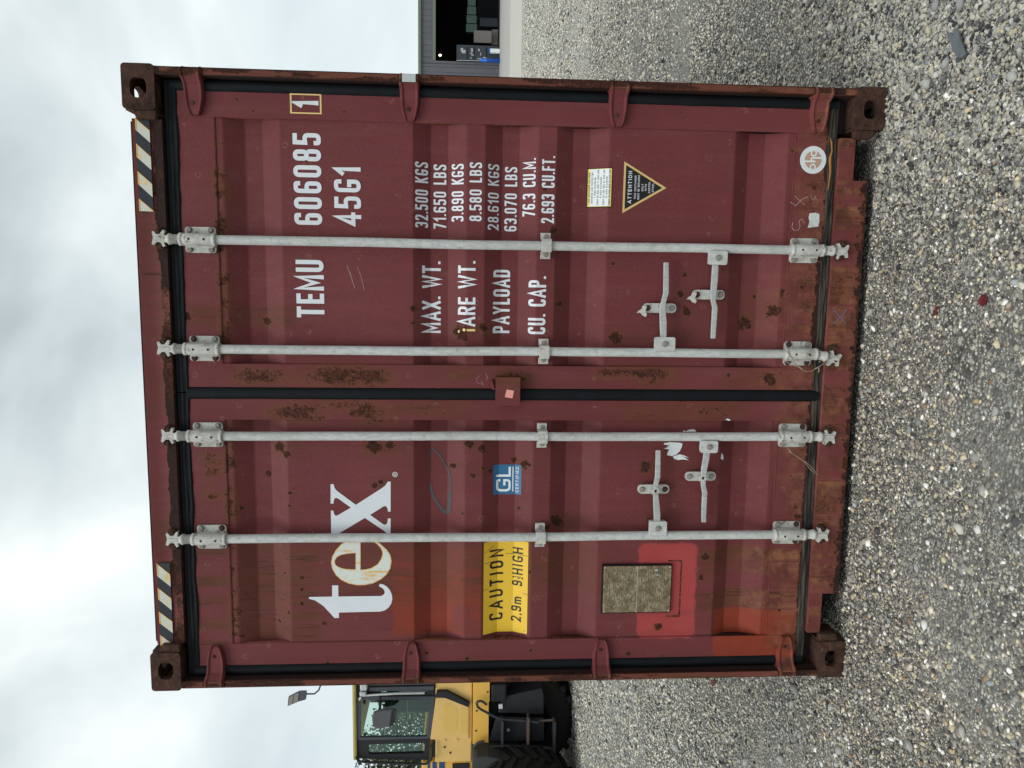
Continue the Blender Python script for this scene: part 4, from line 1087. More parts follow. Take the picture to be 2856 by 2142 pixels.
# caution plate
decal('caution_sticker', [(rrect(.188, .592, 1.367, 1.553, .003), 0)], M['caution'], dL, label='creased yellow caution sticker with black words')
words('CAUTION', .243, .554, 1.470, 1.527, 'black', dL, t=.15, gap=.30, off=.002, name='sticker_print')
words('2,9m', .237, .346, 1.393, 1.434, 'black', dL, t=.15, gap=.2, off=.002, name='sticker_print')
words('9', .395, .417, 1.390, 1.432, 'black', dL, t=.16, off=.002, name='sticker_print')
words('1', .427, .434, 1.411, 1.431, 'black', dL, t=.14, off=.002, name='sticker_print')
words('2', .425, .436, 1.388, 1.405, 'black', dL, t=.14, off=.002, name='sticker_print')
decal('sticker_print', [(rect(.424, .437, 1.4070, 1.4090), 0)], M['black'], dL, off=.002)
words('HIGH', .444, .562, 1.389, 1.431, 'black', dL, t=.15, gap=.22, off=.002, name='sticker_print')
crk = []
for pts in ([(.546, 1.553), (.548, 1.548), (.553, 1.541)], [(.553, 1.534), (.560, 1.528), (.566, 1.520), (.570, 1.508)], [(.382, 1.553), (.385, 1.545), (.386, 1.531)], [(.364, 1.367), (.362, 1.376), (.366, 1.388)], [(.197, 1.380), (.202, 1.379)], [(.534, 1.46), (.533, 1.42), (.531, 1.37)], [(.50, 1.55), (.503, 1.51)]):
    crk += [(p, 0) for p in ribbon(pts, .0014)]
decal('sticker_crack', crk, M['black'], dL, off=.0022)
# small yellow edged notice
decal('notice_border', [(rect(1.965, 2.117, 1.061, 1.156), 0)], M['hole'], dR)
decal('notice', [(rect(1.968, 2.114, 1.064, 1.153), 0)], M['styellow'], dR, off=.0018)
decal('notice_panel', [(rect(1.970, 2.112, 1.071, 1.143), 0)], M['stwhite'], dR, off=.0024, label='small white and yellow stacking notice')
NL = ['THIS CONTAINER HAS BEEN', 'DESIGNED AND TESTED FOR', '7 HIGH STACKING', 'WHEN 32 500 KGS 71 650 LBS', '9 HIGH STACKING', 'WHEN 30 480 KGS 67 200 LBS', '10 HIGH STACKING', 'WHEN 24 000 KGS 52 910 LBS']
for k, s_ in enumerate(NL):
    z = 1.1470 - k * .0107; hw = .0026 * len(s_)
    words(s_, 2.041 - hw, 2.041 + hw, z - .0030, z + .0030, 'black', dR, t=.17, gap=.3, off=.0030, name='notice_print')
# attention triangle
decal('warning_sticker', [([(1.943, 1.017), (2.044, .844), (2.142, 1.016)], 0)], M['gold'], dR, label='black triangle sticker with gold border, pointing down')
decal('warning_panel', [([(1.958, 1.009), (2.0435, .861), (2.128, 1.008)], 0)], M['black'], dR, off=.0018)
for s_, hw, z, hh in (('ATTENTION', .062, .9905, .0075), ('THIS CONTAINER', .045, .9690, .0038), ('MUST BE REPAIRED', .047, .9555, .0038), ('ONLY', .014, .9400, .0040), ('WITH', .013, .9270, .0038), ('CORTEN', .021, .9130, .0038), ('STEEL', .017, .8985, .0038)):
    words(s_, 2.0435 - hw, 2.0435 + hw, z - hh, z + hh, 'stwhite', dR, t=.17, gap=.22, off=.0024, name='warning_print')
# round white sticker on the bottom rail
cx, cz = 2.165, .257
decal('round_sticker', [(disc(cx, cz, .0535, 40), 0)], M['stwhite'], dR, off=.001, yf=D + .0015, label='round white sticker with tan centre on the bottom rail')
decal('round_sticker_ring', [(p, 0) for p in ribbon(disc(cx, cz, .0490, 36), .0007, True)] + [(p, 0) for p in ribbon(disc(cx, cz, .0370, 36), .0007, True)], M['palegrey'], dR, off=.0016, yf=D + .0015)
decal('round_sticker_centre', [(disc(cx, cz, .0345, 32), 0)], M['tan'], dR, off=.0016, yf=D + .0015)
lg = []
for pts, w in ((smooth_path([(cx + .022, cz + .013), (cx + .010, cz + .013, 1), (cx + .010, cz - .008, 1), (cx + .030, cz - .008)], False, .008), .0070),):
    pass
lg += [(p, 0) for p in ribbon([(cx - .006, cz + .038), (cx - .006, cz - .010)], .0062)]
lg += [(p, 1) for p in ribbon(smooth_path([(cx - .006, cz + .008), (cx + .008, cz + .008, 1), (cx + .008, cz - .036)], False, .009), .0064)]
lg += [(p, 2) for p in ribbon(smooth_path([(cx + .034, cz + .004), (cx + .034, cz + .009, 1), (cx + .016, cz + .009, 1), (cx + .016, cz - .010, 1), (cx + .034, cz - .010, 1), (cx + .034, cz - .005)], False, .009), .0056)]
lg += [(p, 3) for p in ribbon(smooth_path([(cx - .034, cz + .010), (cx - .022, cz + .010, 1), (cx - .016, cz + .001, 1), (cx - .022, cz - .009, 1), (cx - .034, cz - .009)], False, .006), .0052)]
decal('round_sticker_mark', lg, M['stwhite'], dR, off=.0021, yf=D + .0015)
decal('round_sticker_dot', [(disc(cx - .0345, cz + .001, .0032, 12), 0)], M['palegrey'], dR, off=.0040, yf=D + .0015)
rt = []
for k in range(44):
    a = 2 * math.pi * k / 44
    if abs(math.sin(a)) < .13 and math.cos(a) < 0: continue
    c_ = Vector((cx + .0430 * math.cos(a), cz + .0430 * math.sin(a))); r_ = Vector((math.cos(a), math.sin(a)))
    t_ = Vector((-r_.y, r_.x)) * (.0010 if k % 3 else .0018)
    rt += [(q, 0) for q in ribbon([tuple(c_ - r_ * .0028 + t_ * (k % 2)), tuple(c_ + r_ * .0028 - t_)], .0008)]
decal('round_sticker_text', rt, M['palegrey'], dR, off=.0021, yf=D + .0015)
# torn silver sticker
decal('torn_silver_sticker', [([(1.899, .2620), (1.905, .2180), (1.928, .2145), (1.955, .2170), (1.960, .2330), (1.957, .2570), (1.940, .2610), (1.925, .2560)], 0)], mat_galv('silver_film', (1.15, 1.18, 1.2)), dR, off=.001, yf=D + .0015, label='torn silver sticker remnant on the bottom rail')

# hazard stripes on the header
def hz(x0, x1, z0, z1, tops):
    yy = .0262
    decal('hazard_film', [(rect(x0, x1, z0, z1), 0)], M['stripeblack'], box_, off=.0004, yf=yy, label='black and white hazard stripe film')
    pl = []; ed = []
    for a, b, c, d_ in tops:
        pl.append(([(a, z1), (b, z1), (d_, z0), (c, z0)], 0))
        ed.append(([(b - .0012, z1), (b + .0018, z1), (d_ + .0018, z0), (d_ - .0012, z0)], 1)); ed.append(([(a, z1), (b, z1), (b - .002, z1 - .004), (a - .002, z1 - .004)], 1))
    decal('hazard_stripes', pl, M['cream'], box_, off=.0012, yf=yy)
    decal('hazard_stripe_edges', ed, M['amber'], box_, off=.0016, yf=yy)
hz(1.909, 2.250, 2.812, 2.863, [(2.207, 2.248, 2.161, 2.204), (2.108, 2.156, 2.062, 2.109), (2.010, 2.056, 1.962, 2.010), (1.911, 1.956, 1.9095, 1.912)])
def L_(y): return .53 - (y - 360) / 690 * .346
hz(.184, .530, 2.812, 2.863, [(L_(465), L_(362), L_(555), L_(455)), (L_(660), L_(565), L_(755), L_(655)), (L_(860), L_(765), L_(948), L_(850)), (L_(1049), L_(962), L_(1050), L_(1046))])

# scratches, marker ring, scraped-off paint and chalk marks
decal('marker_ring', [(p, 0) for p in ribbon([(.984, 1.772), (.972, 1.780), (.945, 1.783)], .006)] + [(p, 0) for p in ribbon([(.925, 1.782), (.895, 1.781)], .004)] + [(p, 0) for p in ribbon([(.870, 1.780), (.855, 1.779)], .004)] +
      [(p, 1) for p in ribbon([(.835, 1.776), (.800, 1.770), (.774, 1.758), (.750, 1.744), (.735, 1.732)], .011)] + [(p, 0) for p in ribbon([(.735, 1.732), (.714, 1.715), (.718, 1.700), (.760, 1.696), (.800, 1.694)], .015)] +
      [(p, 1) for p in ribbon([(.800, 1.694), (.830, 1.691), (.860, 1.692), (.895, 1.702), (.930, 1.722), (.969, 1.747), (.984, 1.766)], .0075)], M['graffiti'], dL, label='thin dark grey marker ring drawn over the ribs')
w1 = [(1.015, .812), (1.016, .800), (1.019, .788), (1.018, .770), (1.017, .751), (1.013, .734), (.997, .737), (.980, .745), (.966, .759), (.960, .775), (.964, .798), (.980, .794), (.987, .788), (.990, .800), (.993, .811), (.997, .795), (1.001, .799), (1.004, .785), (1.009, .812)]
w2 = [(.958, .773), (.968, .743), (.965, .735), (.962, .724), (.952, .703), (.957, .722), (.959, .738), (.954, .722), (.942, .704), (.945, .720), (.946, .731), (.943, .748), (.948, .766)]
decal('scraped_paint', [(w1, 0), (w2, 0), ([(1.063, .736), (1.068, .733), (1.066, .72), (1.072, .708), (1.073, .688), (1.063, .677)], 0), ([(.949, .569), (.972, .565), (.959, .555), (.941, .555)], 0), ([(1.115, .560), (1.120, .553), (1.116, .540), (1.110, .541)], 0)], M['stwhite'], dL, label='white paint scrape beside the lower handle')
sc_ = []
for pts, w in (([(1.722, 2.099), (1.68, 2.083), (1.633, 2.069)], .0016), ([(1.716, 2.058), (1.68, 2.044), (1.626, 2.032)], .0014), ([(1.70, 2.087), (1.66, 2.078)], .001),
               ([(2.000, .338), (1.985, .318), (2.012, .292), (2.022, .268)], .0022), ([(2.024, .325), (2.004, .300), (1.99, .281)], .0016), ([(2.030, .258), (2.014, .254), (2.012, .243), (2.026, .240), (2.010, .234)], .0016),
               ([(1.920, .325), (1.900, .328), (1.888, .316), (1.890, .300), (1.905, .294), (1.925, .300), (1.935, .290), (1.917, .276)], .002), ([(1.30, 1.552), (1.285, 1.545), (1.275, 1.55)], .0013), ([(1.27, 1.57), (1.255, 1.560), (1.262, 1.585), (1.28, 1.59), (1.293, 1.575)], .0010)):
    sc_ += [(p, 0) for p in ribbon(pts, w)]
decal('scratches', sc_, M['chalk'], dR, off=.0010, label='thin pale scratches and chalk marks')
decal('chalk_cross', [(p, 0) for p in ribbon([(1.573, .141), (1.518, .086)], .003)] + [(p, 1) for p in ribbon([(1.576, .086), (1.545, .108), (1.518, .139)], .003)], M['bluechalk'], box_, off=.001, yf=.03, label='faded blue chalk cross on the sill')
# loose wires on the brackets, and a pulled strip of sealant
mb = MB(); P_ = lambda pts, y0, y1: [(x, y0 + (y1 - y0) * i / max(1, len(pts) - 1), z) for i, (x, z) in enumerate(pts)]
mb.tube(P_([(1.410, .364), (1.412, .353), (1.396, .335), (1.379, .320), (1.356, .307), (1.342, .288), (1.330, .273), (1.322, .249), (1.326, .229), (1.339, .206), (1.351, .188), (1.368, .172), (1.380, .176), (1.376, .190), (1.36, .200)], -.012, .006), .0016, 6)
mb.tube(P_([(1.369, .352), (1.351, .315), (1.342, .288)], .01, -.008), .0016, 6)
mb.tube(P_([(1.345, .292), (1.334, .276)], -.010, -.009), .0034, 8); mb.tube(P_([(1.334, .221), (1.343, .202)], -.006, -.005), .0032, 8)
mb.tube(P_([(1.339, .204), (1.328, .200), (1.319, .203)], -.004, .0), .0025, 8)
tag(mb.build('wire_loop', M['wire']), 'thin tan wire loop hanging round the third lower bracket', 'wire')
mb = MB()
mb.tube(P_([(1.071, .359), (1.060, .352), (1.046, .342), (1.017, .320), (.989, .299), (.977, .278), (.947, .235), (.911, .203), (.889, .176), (.893, .173), (.906, .185), (.932, .209), (.950, .230)], -.010, .010), .0016, 6)
mb.tube(P_([(1.000, .308), (.988, .298)], -.008, -.007), .0034, 8)
tag(mb.build('wire_loop', M['wire']), 'straight twisted wire hanging down left of the second lower bracket', 'wire')
mb = MB(); mb.tube([(2.250, .044, .196), (2.235, .043, .190), (2.20, .042, .186), (2.17, .043, .192), (2.12, .044, .186), (2.05, .045, .190)], .004, 6, rs=[.001, .004, .003, .006, .004, .002])
mb.build('loose_sealant', flat('orange_sealant', (.36, .16, .04), .8, .4, 40), dR)

# ================================================================== garage building behind, right of the container
BY = 33.5
M['siding'] = flat('grey_siding', (.115, .117, .135), .6, .22, 3)
M['trim'] = flat('grey_green_trim', (.16, .175, .15), .6, .1)
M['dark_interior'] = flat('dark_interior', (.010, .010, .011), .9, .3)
bld = empty('garage_building', (16, BY, 0))
tag(bld, 'low grey board-clad garage with a wide open doorway, right of the container', 'garage')
def boards(x0, x1, z0, z1, w=.24):
    k = 0; x = x0
    while x < x1 - .02:
        a = min(x + w, x1); t = .018 + .006 * (k % 2)
        MB().box(x + .006, a - .006, BY - t, BY + .02, z0, z1).build('board', M['siding'], bld)
        x += w; k += 1
boards(9.0, 11.78, .0, 3.62); boards(11.80, 20.6, 3.12, 3.62, .26); boards(20.6, 24.0, 0, 3.62, .30)
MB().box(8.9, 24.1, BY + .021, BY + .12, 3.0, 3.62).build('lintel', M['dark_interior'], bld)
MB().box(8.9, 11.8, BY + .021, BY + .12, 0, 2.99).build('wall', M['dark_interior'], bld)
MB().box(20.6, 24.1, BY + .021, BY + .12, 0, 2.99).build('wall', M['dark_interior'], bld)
MB().box(8.8, 24.2, BY - .12, BY + 9, 3.625, 3.76).build('roof_edge', M['trim'], bld, bevel=.01)
MB().box(11.79, 11.90, BY - .05, BY + .16, 0, 3.11).build('door_jamb', M['siding'], bld, bevel=.008)
MB().box(11.905, 20.5, BY - .05, BY + .16, 2.965, 3.11).build('door_head', M['trim'], bld, bevel=.008)
MB().box(8.9, 9.0, BY + .13, BY + 8.8, 0, 3.6).build('side_wall', M['siding'], bld)
MB().box(24.0, 24.1, BY + .13, BY + 8.8, 0, 3.6).build('side_wall', M['siding'], bld)
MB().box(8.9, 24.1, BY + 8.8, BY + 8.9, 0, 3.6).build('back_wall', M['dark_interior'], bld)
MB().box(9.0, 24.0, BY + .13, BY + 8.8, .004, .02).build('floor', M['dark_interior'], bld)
# concrete apron in two pours
M['concrete'] = flat('pale_concrete', (.50, .475, .43), .85, .10, .8, .1)
M['concrete2'] = flat('greyer_concrete', (.40, .385, .36), .85, .12, .8, .1)
ap = MB().box(2.0, 40, 19.5, 25.4, -.02, .022).build('concrete_apron', M['concrete']); tag(ap, 'pale concrete strip along the gravel', kind='structure')
ap = MB().box(2.0, 40, 25.42, BY + .1, -.02, .026).build('concrete_apron', M['concrete2']); tag(ap, 'greyer concrete strip by the garage', kind='structure')
# things in the doorway
M['panelblue'] = flat('dark_slate_board', (.040, .048, .060), .5, .2)
M['palebits'] = flat('pale_print', (.40, .42, .44), .6, .2)
tb = empty('tool_board', (12.3, 33.3, 0)); tag(tb, 'dark slate display board with pale bottle and tool outlines in the doorway', 'tool board')
MB().box(11.93, 12.58, 33.28, 33.36, .06, 2.0).build('panel', M['panelblue'], tb, bevel=.01)
for z in (.62, 1.18, 1.50): MB().box(11.95, 12.50, 33.262, 33.279, z, z + .035).build('shelf_edge', M['hole'], tb)
pb = MB()
for x, z, w, h in ((12.40, 1.76, .07, .12), (12.32, 1.70, .08, .22), (12.25, 1.68, .07, .16), (12.36, 1.30, .16, .08), (12.22, 1.33, .05, .10), (12.15, 1.25, .05, .16), (12.02, 1.34, .05, .06), (12.38, .98, .10, .07), (12.2, .9, .12, .04), (12.0, .95, .04, .2), (12.05, .7, .05, .2)):
    pb.prism(rrect(x - w / 2, x + w / 2, z - h / 2, z + h / 2, min(w, h) * .3), 33.272, 33.279)
o = pb.build('outline_print', M['palebits'], tb); tag(o, kind='stuff')
bp = empty('blue_pump', (11.84, 32.9, 0)); tag(bp, 'bright blue upright hand pump with a thin steel rod beside the doorway', 'hand pump')
M['brightblue'] = flat('bright_blue_paint', (.02, .14, .60), .4, .1)
MB().lathe([(0, .04), (.075, .04), (.075, .62), (.085, .63), (.085, .66), (.07, .67), (.07, .88), (.04, .93), (0, .95)], (11.83, 32.9, 0), 'z', 16).build('barrel', M['brightblue'], bp)
MB().tube([(11.80, 32.9, .92), (11.79, 32.9, 2.0)], .012, 8).build('rod', M['galv'], bp)
MB().lathe([(0, .028), (.12, .028), (.12, .045), (0, .05)], (11.83, 32.9, 0), 'z', 16).build('foot', M['brightblue'], bp)
wb = empty('white_bin', (12.28, 33.05, 0)); tag(wb, 'small white bin with a blue lid in front of the slate board', 'bin')
MB().box(12.19, 12.37, 32.95, 33.13, .028, .48).build('body', M['stwhite'], wb, bevel=.02)
MB().box(12.18, 12.38, 32.94, 33.14, .485, .53).build('lid', M['brightblue'], wb, bevel=.01)
M['palewood'] = flat('weathered_plywood', (.26, .24, .22), .8, .2)
for i, (x0, x1, z0, z1, rz, lb) in enumerate(((13.2, 13.75, .35, 1.2, .06, 'tilted pale plywood panel leaning inside the doorway'), (13.25, 13.95, .03, .32, 0, 'low pale crate on the garage floor'), (14.2, 14.6, .03, .9, 0, 'dark grey cabinet deeper in the garage'))):
    mb = MB(); mb.box(x0, x1, 34.9 + i * .4, 35.0 + i * .4 + .3 * (i > 0), z0, z1)
    o = mb.build(('plywood_panel', 'low_crate', 'cabinet')[i], M['palewood'] if i < 2 else M['panelblue'], bevel=.01)
    if i == 0:
        pass
    tag(o, lb, ('panel', 'crate', 'cabinet')[i])
M['shelfgreen'] = flat('pale_green_shelf', (.20, .30, .25), .6, .15)
shf = empty('shelf_rack', (15.2, 37, 0)); tag(shf, 'pale green stepped shelf rack at the back of the garage', 'shelf rack')
for k in range(7):
    w = .55 - .05 * k
    MB().box(14.3 + k * .42, 14.3 + k * .42 + .38, 36.9, 37.2, 1.02 + .025 * k, 1.02 + .025 * k + w).build('bay', M['shelfgreen'], shf, bevel=.01)
MB().box(14.3, 17.2, 36.95, 37.15, .02, 1.0).build('base', M['dark_interior'], shf)
hg = empty('hanging_tools', (15.4, 37.6, 0)); tag(hg, 'row of grey and blue gear hanging on the back wall', 'hanging gear')
for k in range(9):
    MB().box(14.6 + k * .5, 14.6 + k * .5 + random.uniform(.08, .25), 37.55, 37.62, .25 + .1 * (k % 3), 1.0 + .15 * (k % 2)).build('hung_tool', (M['panelblue'], M['palebits'], M['palewood'])[k % 3], hg)
lm = empty('ceiling_bulb', (12.59, 35, 2.86)); tag(lm, 'small lit bulb under the garage ceiling', 'light bulb')
em = NT('lit_bulb'); em.b.inputs['Emission Color'].default_value = (1, .85, .6, 1); em.b.inputs['Emission Strength'].default_value = 4
mbm = em.fin((.9, .85, .7), .4)
MB().lathe([(0, -.10), (.035, -.08), (.05, -.03), (.03, .02), (0, .03)], (12.59, 35, 2.84), 'z', 12).build('bulb', mbm, lm)
MB().lathe([(0, 0), (.025, 0), (.025, .10), (0, .10)], (12.59, 35, 2.87), 'z', 10).build('socket', M['hole'], lm)

# ================================================================== wheel loader, left of the container
M['yellow'] = flat('loader_yellow', (.80, .52, .175), .5, .10, 4)
M['yellow2'] = flat('deep_loader_yellow', (.80, .47, .09), .5, .08, 4)
M['worn'] = flat('worn_yellow', (.76, .50, .13), .6, .08, 6)
M['chassis'] = flat('loader_black_paint', (.018, .020, .025), .55, .4, 6, .1)
M['frame'] = flat('cab_frame_grey', (.070, .075, .090), .5, .15)
M['ladder'] = flat('dark_ladder_paint', (.040, .043, .050), .5, .4, 30)
M['cabdark'] = flat('cab_dark_plastic', (.016, .017, .020), .6, .3)
M['mirrorgrey'] = flat('mirror_plastic', (.095, .095, .105), .6, .1)
M['fender'] = flat('fender_plastic', (.055, .057, .058), .65, .12)
M['tyre'] = flat('tyre_rubber', (.018, .017, .016), .85, .3, 20, .4)
M['dirtysteel'] = flat('dirty_steel', (.10, .075, .062), .75, .5, 20, .3)
M['stripeblue'] = flat('decal_blue', (.02, .07, .22), .5, .1)
M['olive'] = flat('olive_roof_edge', (.42, .34, .10), .6, .25, 8)
def mat_glass():
    t = NT('cab_glass')
    n = t.t.nodes
    tr = n.new('ShaderNodeBsdfTransparent'); tr.inputs[0].default_value = (.80, .90, .85, 1)
    gl = n.new('ShaderNodeBsdfGlossy'); gl.inputs['Roughness'].default_value = .02; gl.inputs[0].default_value = (.8, .9, .86, 1)
    mxn = n.new('ShaderNodeMixShader'); fr = n.new('ShaderNodeFresnel'); fr.inputs[0].default_value = 1.5
    t.t.links.new(fr.outputs[0], mxn.inputs[0]); t.t.links.new(tr.outputs[0], mxn.inputs[1]); t.t.links.new(gl.outputs[0], mxn.inputs[2])
    t.t.links.new(mxn.outputs[0], t.out.inputs[0]); return t.m
M['glass'] = mat_glass()
LY = 7.0
ld = empty('wheel_loader', (-4.4, 7.6, 0)); tag(ld, 'yellow wheel loader with dark cab and black boarding ladder, left of the container', 'wheel loader')
def lb(n, mat, x0, x1, y0, y1, z0, z1, bev=.01): return MB().box(min(x0, x1), max(x0, x1), y0, y1, min(z0, z1), max(z0, z1)).build(n, M[mat], ld, bevel=bev)
def lp(n, mat, pts, y0, y1, bev=.01, par=None): return MB().prism(pts, y0, y1).build(n, M[mat], par or ld, bevel=bev)
lb('roof', 'olive', -4.99, -3.3, LY - .03, LY + 1.55, 3.095, 3.15, .02)
lb('cab_floor', 'cabdark', -5.00, -3.45, LY + .02, LY + 1.5, 1.98, 2.05)
# near cab side: frames round glass
def framed(nm, outer, inner, y, mat, th=.05):
    o_, i_ = outer, inner
    mb = plate_hole(o_, i_, th, lambda u, w_, d: (u, y + d, w_)); return mb.build(nm, M[mat], ld, bevel=.006)
door_o = [(-4.70, 2.06), (-4.07, 2.01), (-4.05, 3.09), (-4.70, 3.09)]
door_i = [(-4.67, 2.12), (-4.12, 2.07), (-4.095, 3.045), (-4.66, 3.045)]
framed('cab_door_frame', door_o, door_i, LY, 'frame', .04)
lp('door_glass', 'glass', door_i, LY + .018, LY + .022, 0)
rear_o = [(-5.03, 2.09), (-4.705, 2.08), (-4.705, 3.09), (-4.98, 3.09)]
rear_i = rrect(-4.925, -4.77, 2.15, 2.94, .03, 3)
framed('rear_pillar', rear_o, rear_i, LY + .005, 'cabdark', .06)
lp('quarter_glass', 'glass', rear_i, LY + .03, LY + .034, 0)
fr_o = [(-4.045, 2.01), (-3.50, 2.0), (-3.50, 3.09), (-4.045, 3.09)]
fr_i = [(-4.03, 2.12), (-3.985, 2.12), (-3.97, 2.78), (-4.03, 2.78)]
framed('front_pillar', fr_o, fr_i, LY + .01, 'cabdark', .06)
lp('front_side_glass', 'glass', fr_i, LY + .03, LY + .034, 0)
# far cab side, so that the sky and trees show through
framed('far_cab_frame', [(-5.02, 2.06), (-3.5, 2.02), (-3.5, 3.09), (-4.98, 3.09)], [(-4.93, 2.16), (-3.62, 2.12), (-3.62, 2.86), (-4.90, 2.93)], LY + 1.45, 'cabdark', .05)
lp('far_glass', 'glass', [(-4.93, 2.16), (-3.62, 2.12), (-3.62, 2.86), (-4.90, 2.93)], LY + 1.47, LY + 1.474, 0)
lb('window_bar', 'cabdark', -4.66, -4.10, LY + .024, LY + .05, 2.53, 2.55, .003)
lb('window_bar', 'galv', -4.66, -4.10, LY + .024, LY + .04, 2.39, 2.397, .002)
for z in (2.99,):
    for x in (-4.14, -4.63): lb('latch', 'cabdark', x - .02, x + .02, LY - .01, LY + .03, z - .02, z + .02, .004)
# seat and steering column inside
sb_ = MB(); sb_.prism([(-4.62, 2.06), (-4.62, 2.70), (-4.52, 2.78), (-4.40, 2.72), (-4.43, 2.40), (-4.16, 2.36), (-4.12, 2.26), (-4.2, 2.06)], LY + .5, LY + 1.0)
sb_.build('seat', M['cabdark'], ld, bevel=.04)
MB().tube([(-3.85, LY + .7, 2.06), (-4.05, LY + .7, 2.48)], .03, 8).build('steering_column', M['cabdark'], ld)
t_ = MB(); t_.tube([(-4.06 + .13 * math.sin(a) * .4, LY + .7 + .18 * math.cos(a), 2.50 + .13 * math.sin(a) * .6) for a in [2 * math.pi * k / 20 for k in range(21)]], .014, 6, caps=False); t_.build('steering_wheel', M['cabdark'], ld)
# mirror on its arm
mr_ = MB(); mr_.prism([(-4.14, 2.83), (-4.10, 2.70), (-4.09, 2.56), (-4.12, 2.53), (-4.28, 2.53), (-4.34, 2.60), (-4.37, 2.78), (-4.33, 2.84), (-4.20, 2.85)][::-1], LY - .28, LY - .20)
mm_ = mr_.build('mirror', M['mirrorgrey'], ld, bevel=.025)
MB().prism([(-4.12, 2.555), (-4.28, 2.545), (-4.33, 2.60), (-4.34, 2.62), (-4.10, 2.585)], LY - .288, LY - .281).build('mirror_glass', M['cabdark'], mm_)
MB().tube([(-4.17, LY - .2, 2.75), (-4.10, LY - .16, 2.755), (-4.02, LY - .05, 2.76), (-4.00, LY + .0, 2.95)], .018, 8).build('mirror_arm', M['cabdark'], ld)
MB().tube([(-3.99, LY - .04, 2.15), (-3.985, LY - .05, 2.55), (-4.01, LY - .04, 3.02), (-4.08, LY - .02, 3.05)], .016, 8).build('grab_rail', M['galv'], ld)
lb('work_light', 'galv', -3.90, -3.80, LY - .12, LY - .02, 2.93, 3.03, .02); lb('work_light', 'palegrey', -3.99, -3.93, LY - .10, LY - .02, 2.95, 3.04, .015)
MB().tube([(-4.05, LY - .02, 3.04), (-3.96, LY - .08, 3.0), (-3.86, LY - .06, 2.98)], .014, 8).build('light_bracket', M['dirtysteel'], ld)
lb('front_post', 'frame', -3.96, -3.90, LY - .03, LY + .009, 2.02, 2.92, .006)
lb('front_post', 'frame', -3.88, -3.70, LY - .02, LY + .009, 2.02, 3.05, .006)
# body under the cab
lb('body', 'yellow', -5.08, -3.30, LY + .012, LY + 1.5, 1.485, 2.005, .02)
lp('service_door', 'yellow', [(-4.72, 1.53), (-4.22, 1.53), (-4.085, 1.86), (-4.085, 1.995), (-4.71, 2.07)][::1], LY - .012, LY + .011, .006)
decal('worn_patch', [([(-4.17, 1.88), (-4.17, 1.78), (-4.25, 1.69), (-4.45, 1.685), (-4.59, 1.69), (-4.62, 1.78), (-4.60, 1.88), (-4.4, 1.895)], 0), ([(-4.25, 1.66), (-4.25, 1.545), (-4.65, 1.545), (-4.64, 1.65)], 0)], M['worn'], ld, off=.002, yf=LY - .012)
lp('step_brace', 'cabdark', [(-4.055, 2.00), (-3.97, 1.98), (-3.97, 1.84), (-4.15, 1.52), (-4.22, 1.53), (-4.075, 1.85)], LY - .05, LY + .011, .008)
lb('door_hinge', 'worn', -4.745, -4.70, LY - .02, LY + .0, 1.68, 1.71, .004); lb('door_hinge', 'worn', -4.745, -4.70, LY - .02, LY + .0, 1.86, 1.89, .004)
for z in (1.75, 1.83): MB().lathe([(.014, 0), (.014, -.008), (0, -.008)], (-4.84 if z > 1.8 else -4.93, LY + .008, z + .04), 'y', 8).build('bolt', M['cabdark'], ld)
lp('rear_handrail', 'cabdark', [(0, 0), (.01, 0), (.01, .01)], 20, 20.01, 0) if False else None
MB().tube([(-4.765, LY - .03, 2.01), (-4.77, LY - .05, 2.05), (-4.90, LY - .06, 2.045), (-4.98, LY - .06, 2.06), (-5.045, LY - .06, 2.13), (-5.035, LY - .06, 2.4), (-4.995, LY - .06, 2.95), (-4.985, LY - .05, 3.07), (-4.93, LY - .03, 3.11)], .017, 8).build('rear_handrail', M['cabdark'], ld)
lp('platform', 'yellow2', [(-4.79, 1.25), (-4.15, 1.25), (-4.15, 1.24), (-3.3, 1.24), (-3.3, 1.475), (-4.79, 1.475)], LY - .03, LY + 1.2, .008)
for x, z in ((-4.0, 1.27), (-4.28, 1.42), (-4.58, 1.43)): MB().lathe([(.013, 0), (.013, -.006), (0, -.006)], (x, LY - .031, z), 'y', 8).build('bolt', M['cabdark'], ld)
# engine hood and rear
lp('hood', 'yellow2', [(-7.6, 1.35), (-5.10, 1.35), (-5.085, 2.20), (-6.9, 2.18), (-7.55, 1.95)], LY + .05, LY + 1.5, .03)
for a, b in ((2.115, 2.08), (2.045, 1.985), (1.95, 1.87)): lb('hood_stripe', 'stripeblue', -5.65, -5.095, LY + .044, LY + .049, b, a, 0)
lb('hood_vent', 'cabdark', -6.2, -5.12, LY + .03, LY + .049, 1.52, 1.76, .004)
lb('counterweight', 'chassis', -7.9, -7.0, LY + .1, LY + 1.5, .6, 1.34, .05)
# ladder
def ltube(nm, pts, r, mat='ladder', y0=LY - .12, y1=LY - .12): return MB().tube([(x, y0 + (y1 - y0) * i / (len(pts) - 1), z) for i, (x, z) in enumerate(pts)], r, 8).build(nm, M[mat], ld)
ltube('ladder_rail', [(-4.14, 1.285), (-4.10, 1.33), (-4.08, 1.37), (-4.09, 1.41), (-4.12, 1.425), (-4.17, 1.41), (-4.21, 1.36), (-4.27, 1.26), (-4.33, 1.15), (-4.36, 1.08), (-4.39, .75), (-4.42, .55)], .018)
ltube('ladder_rail', [(-4.69, 1.31), (-4.695, 1.38), (-4.72, 1.42), (-4.77, 1.46), (-4.81, 1.465), (-4.835, 1.43), (-4.81, 1.33), (-4.77, 1.20), (-4.76, 1.05), (-4.785, .62), (-4.83, .32)], .018)
lb('ladder_step', 'ladder', -4.77, -4.37, LY - .16, LY - .02, 1.045, 1.075, .004)
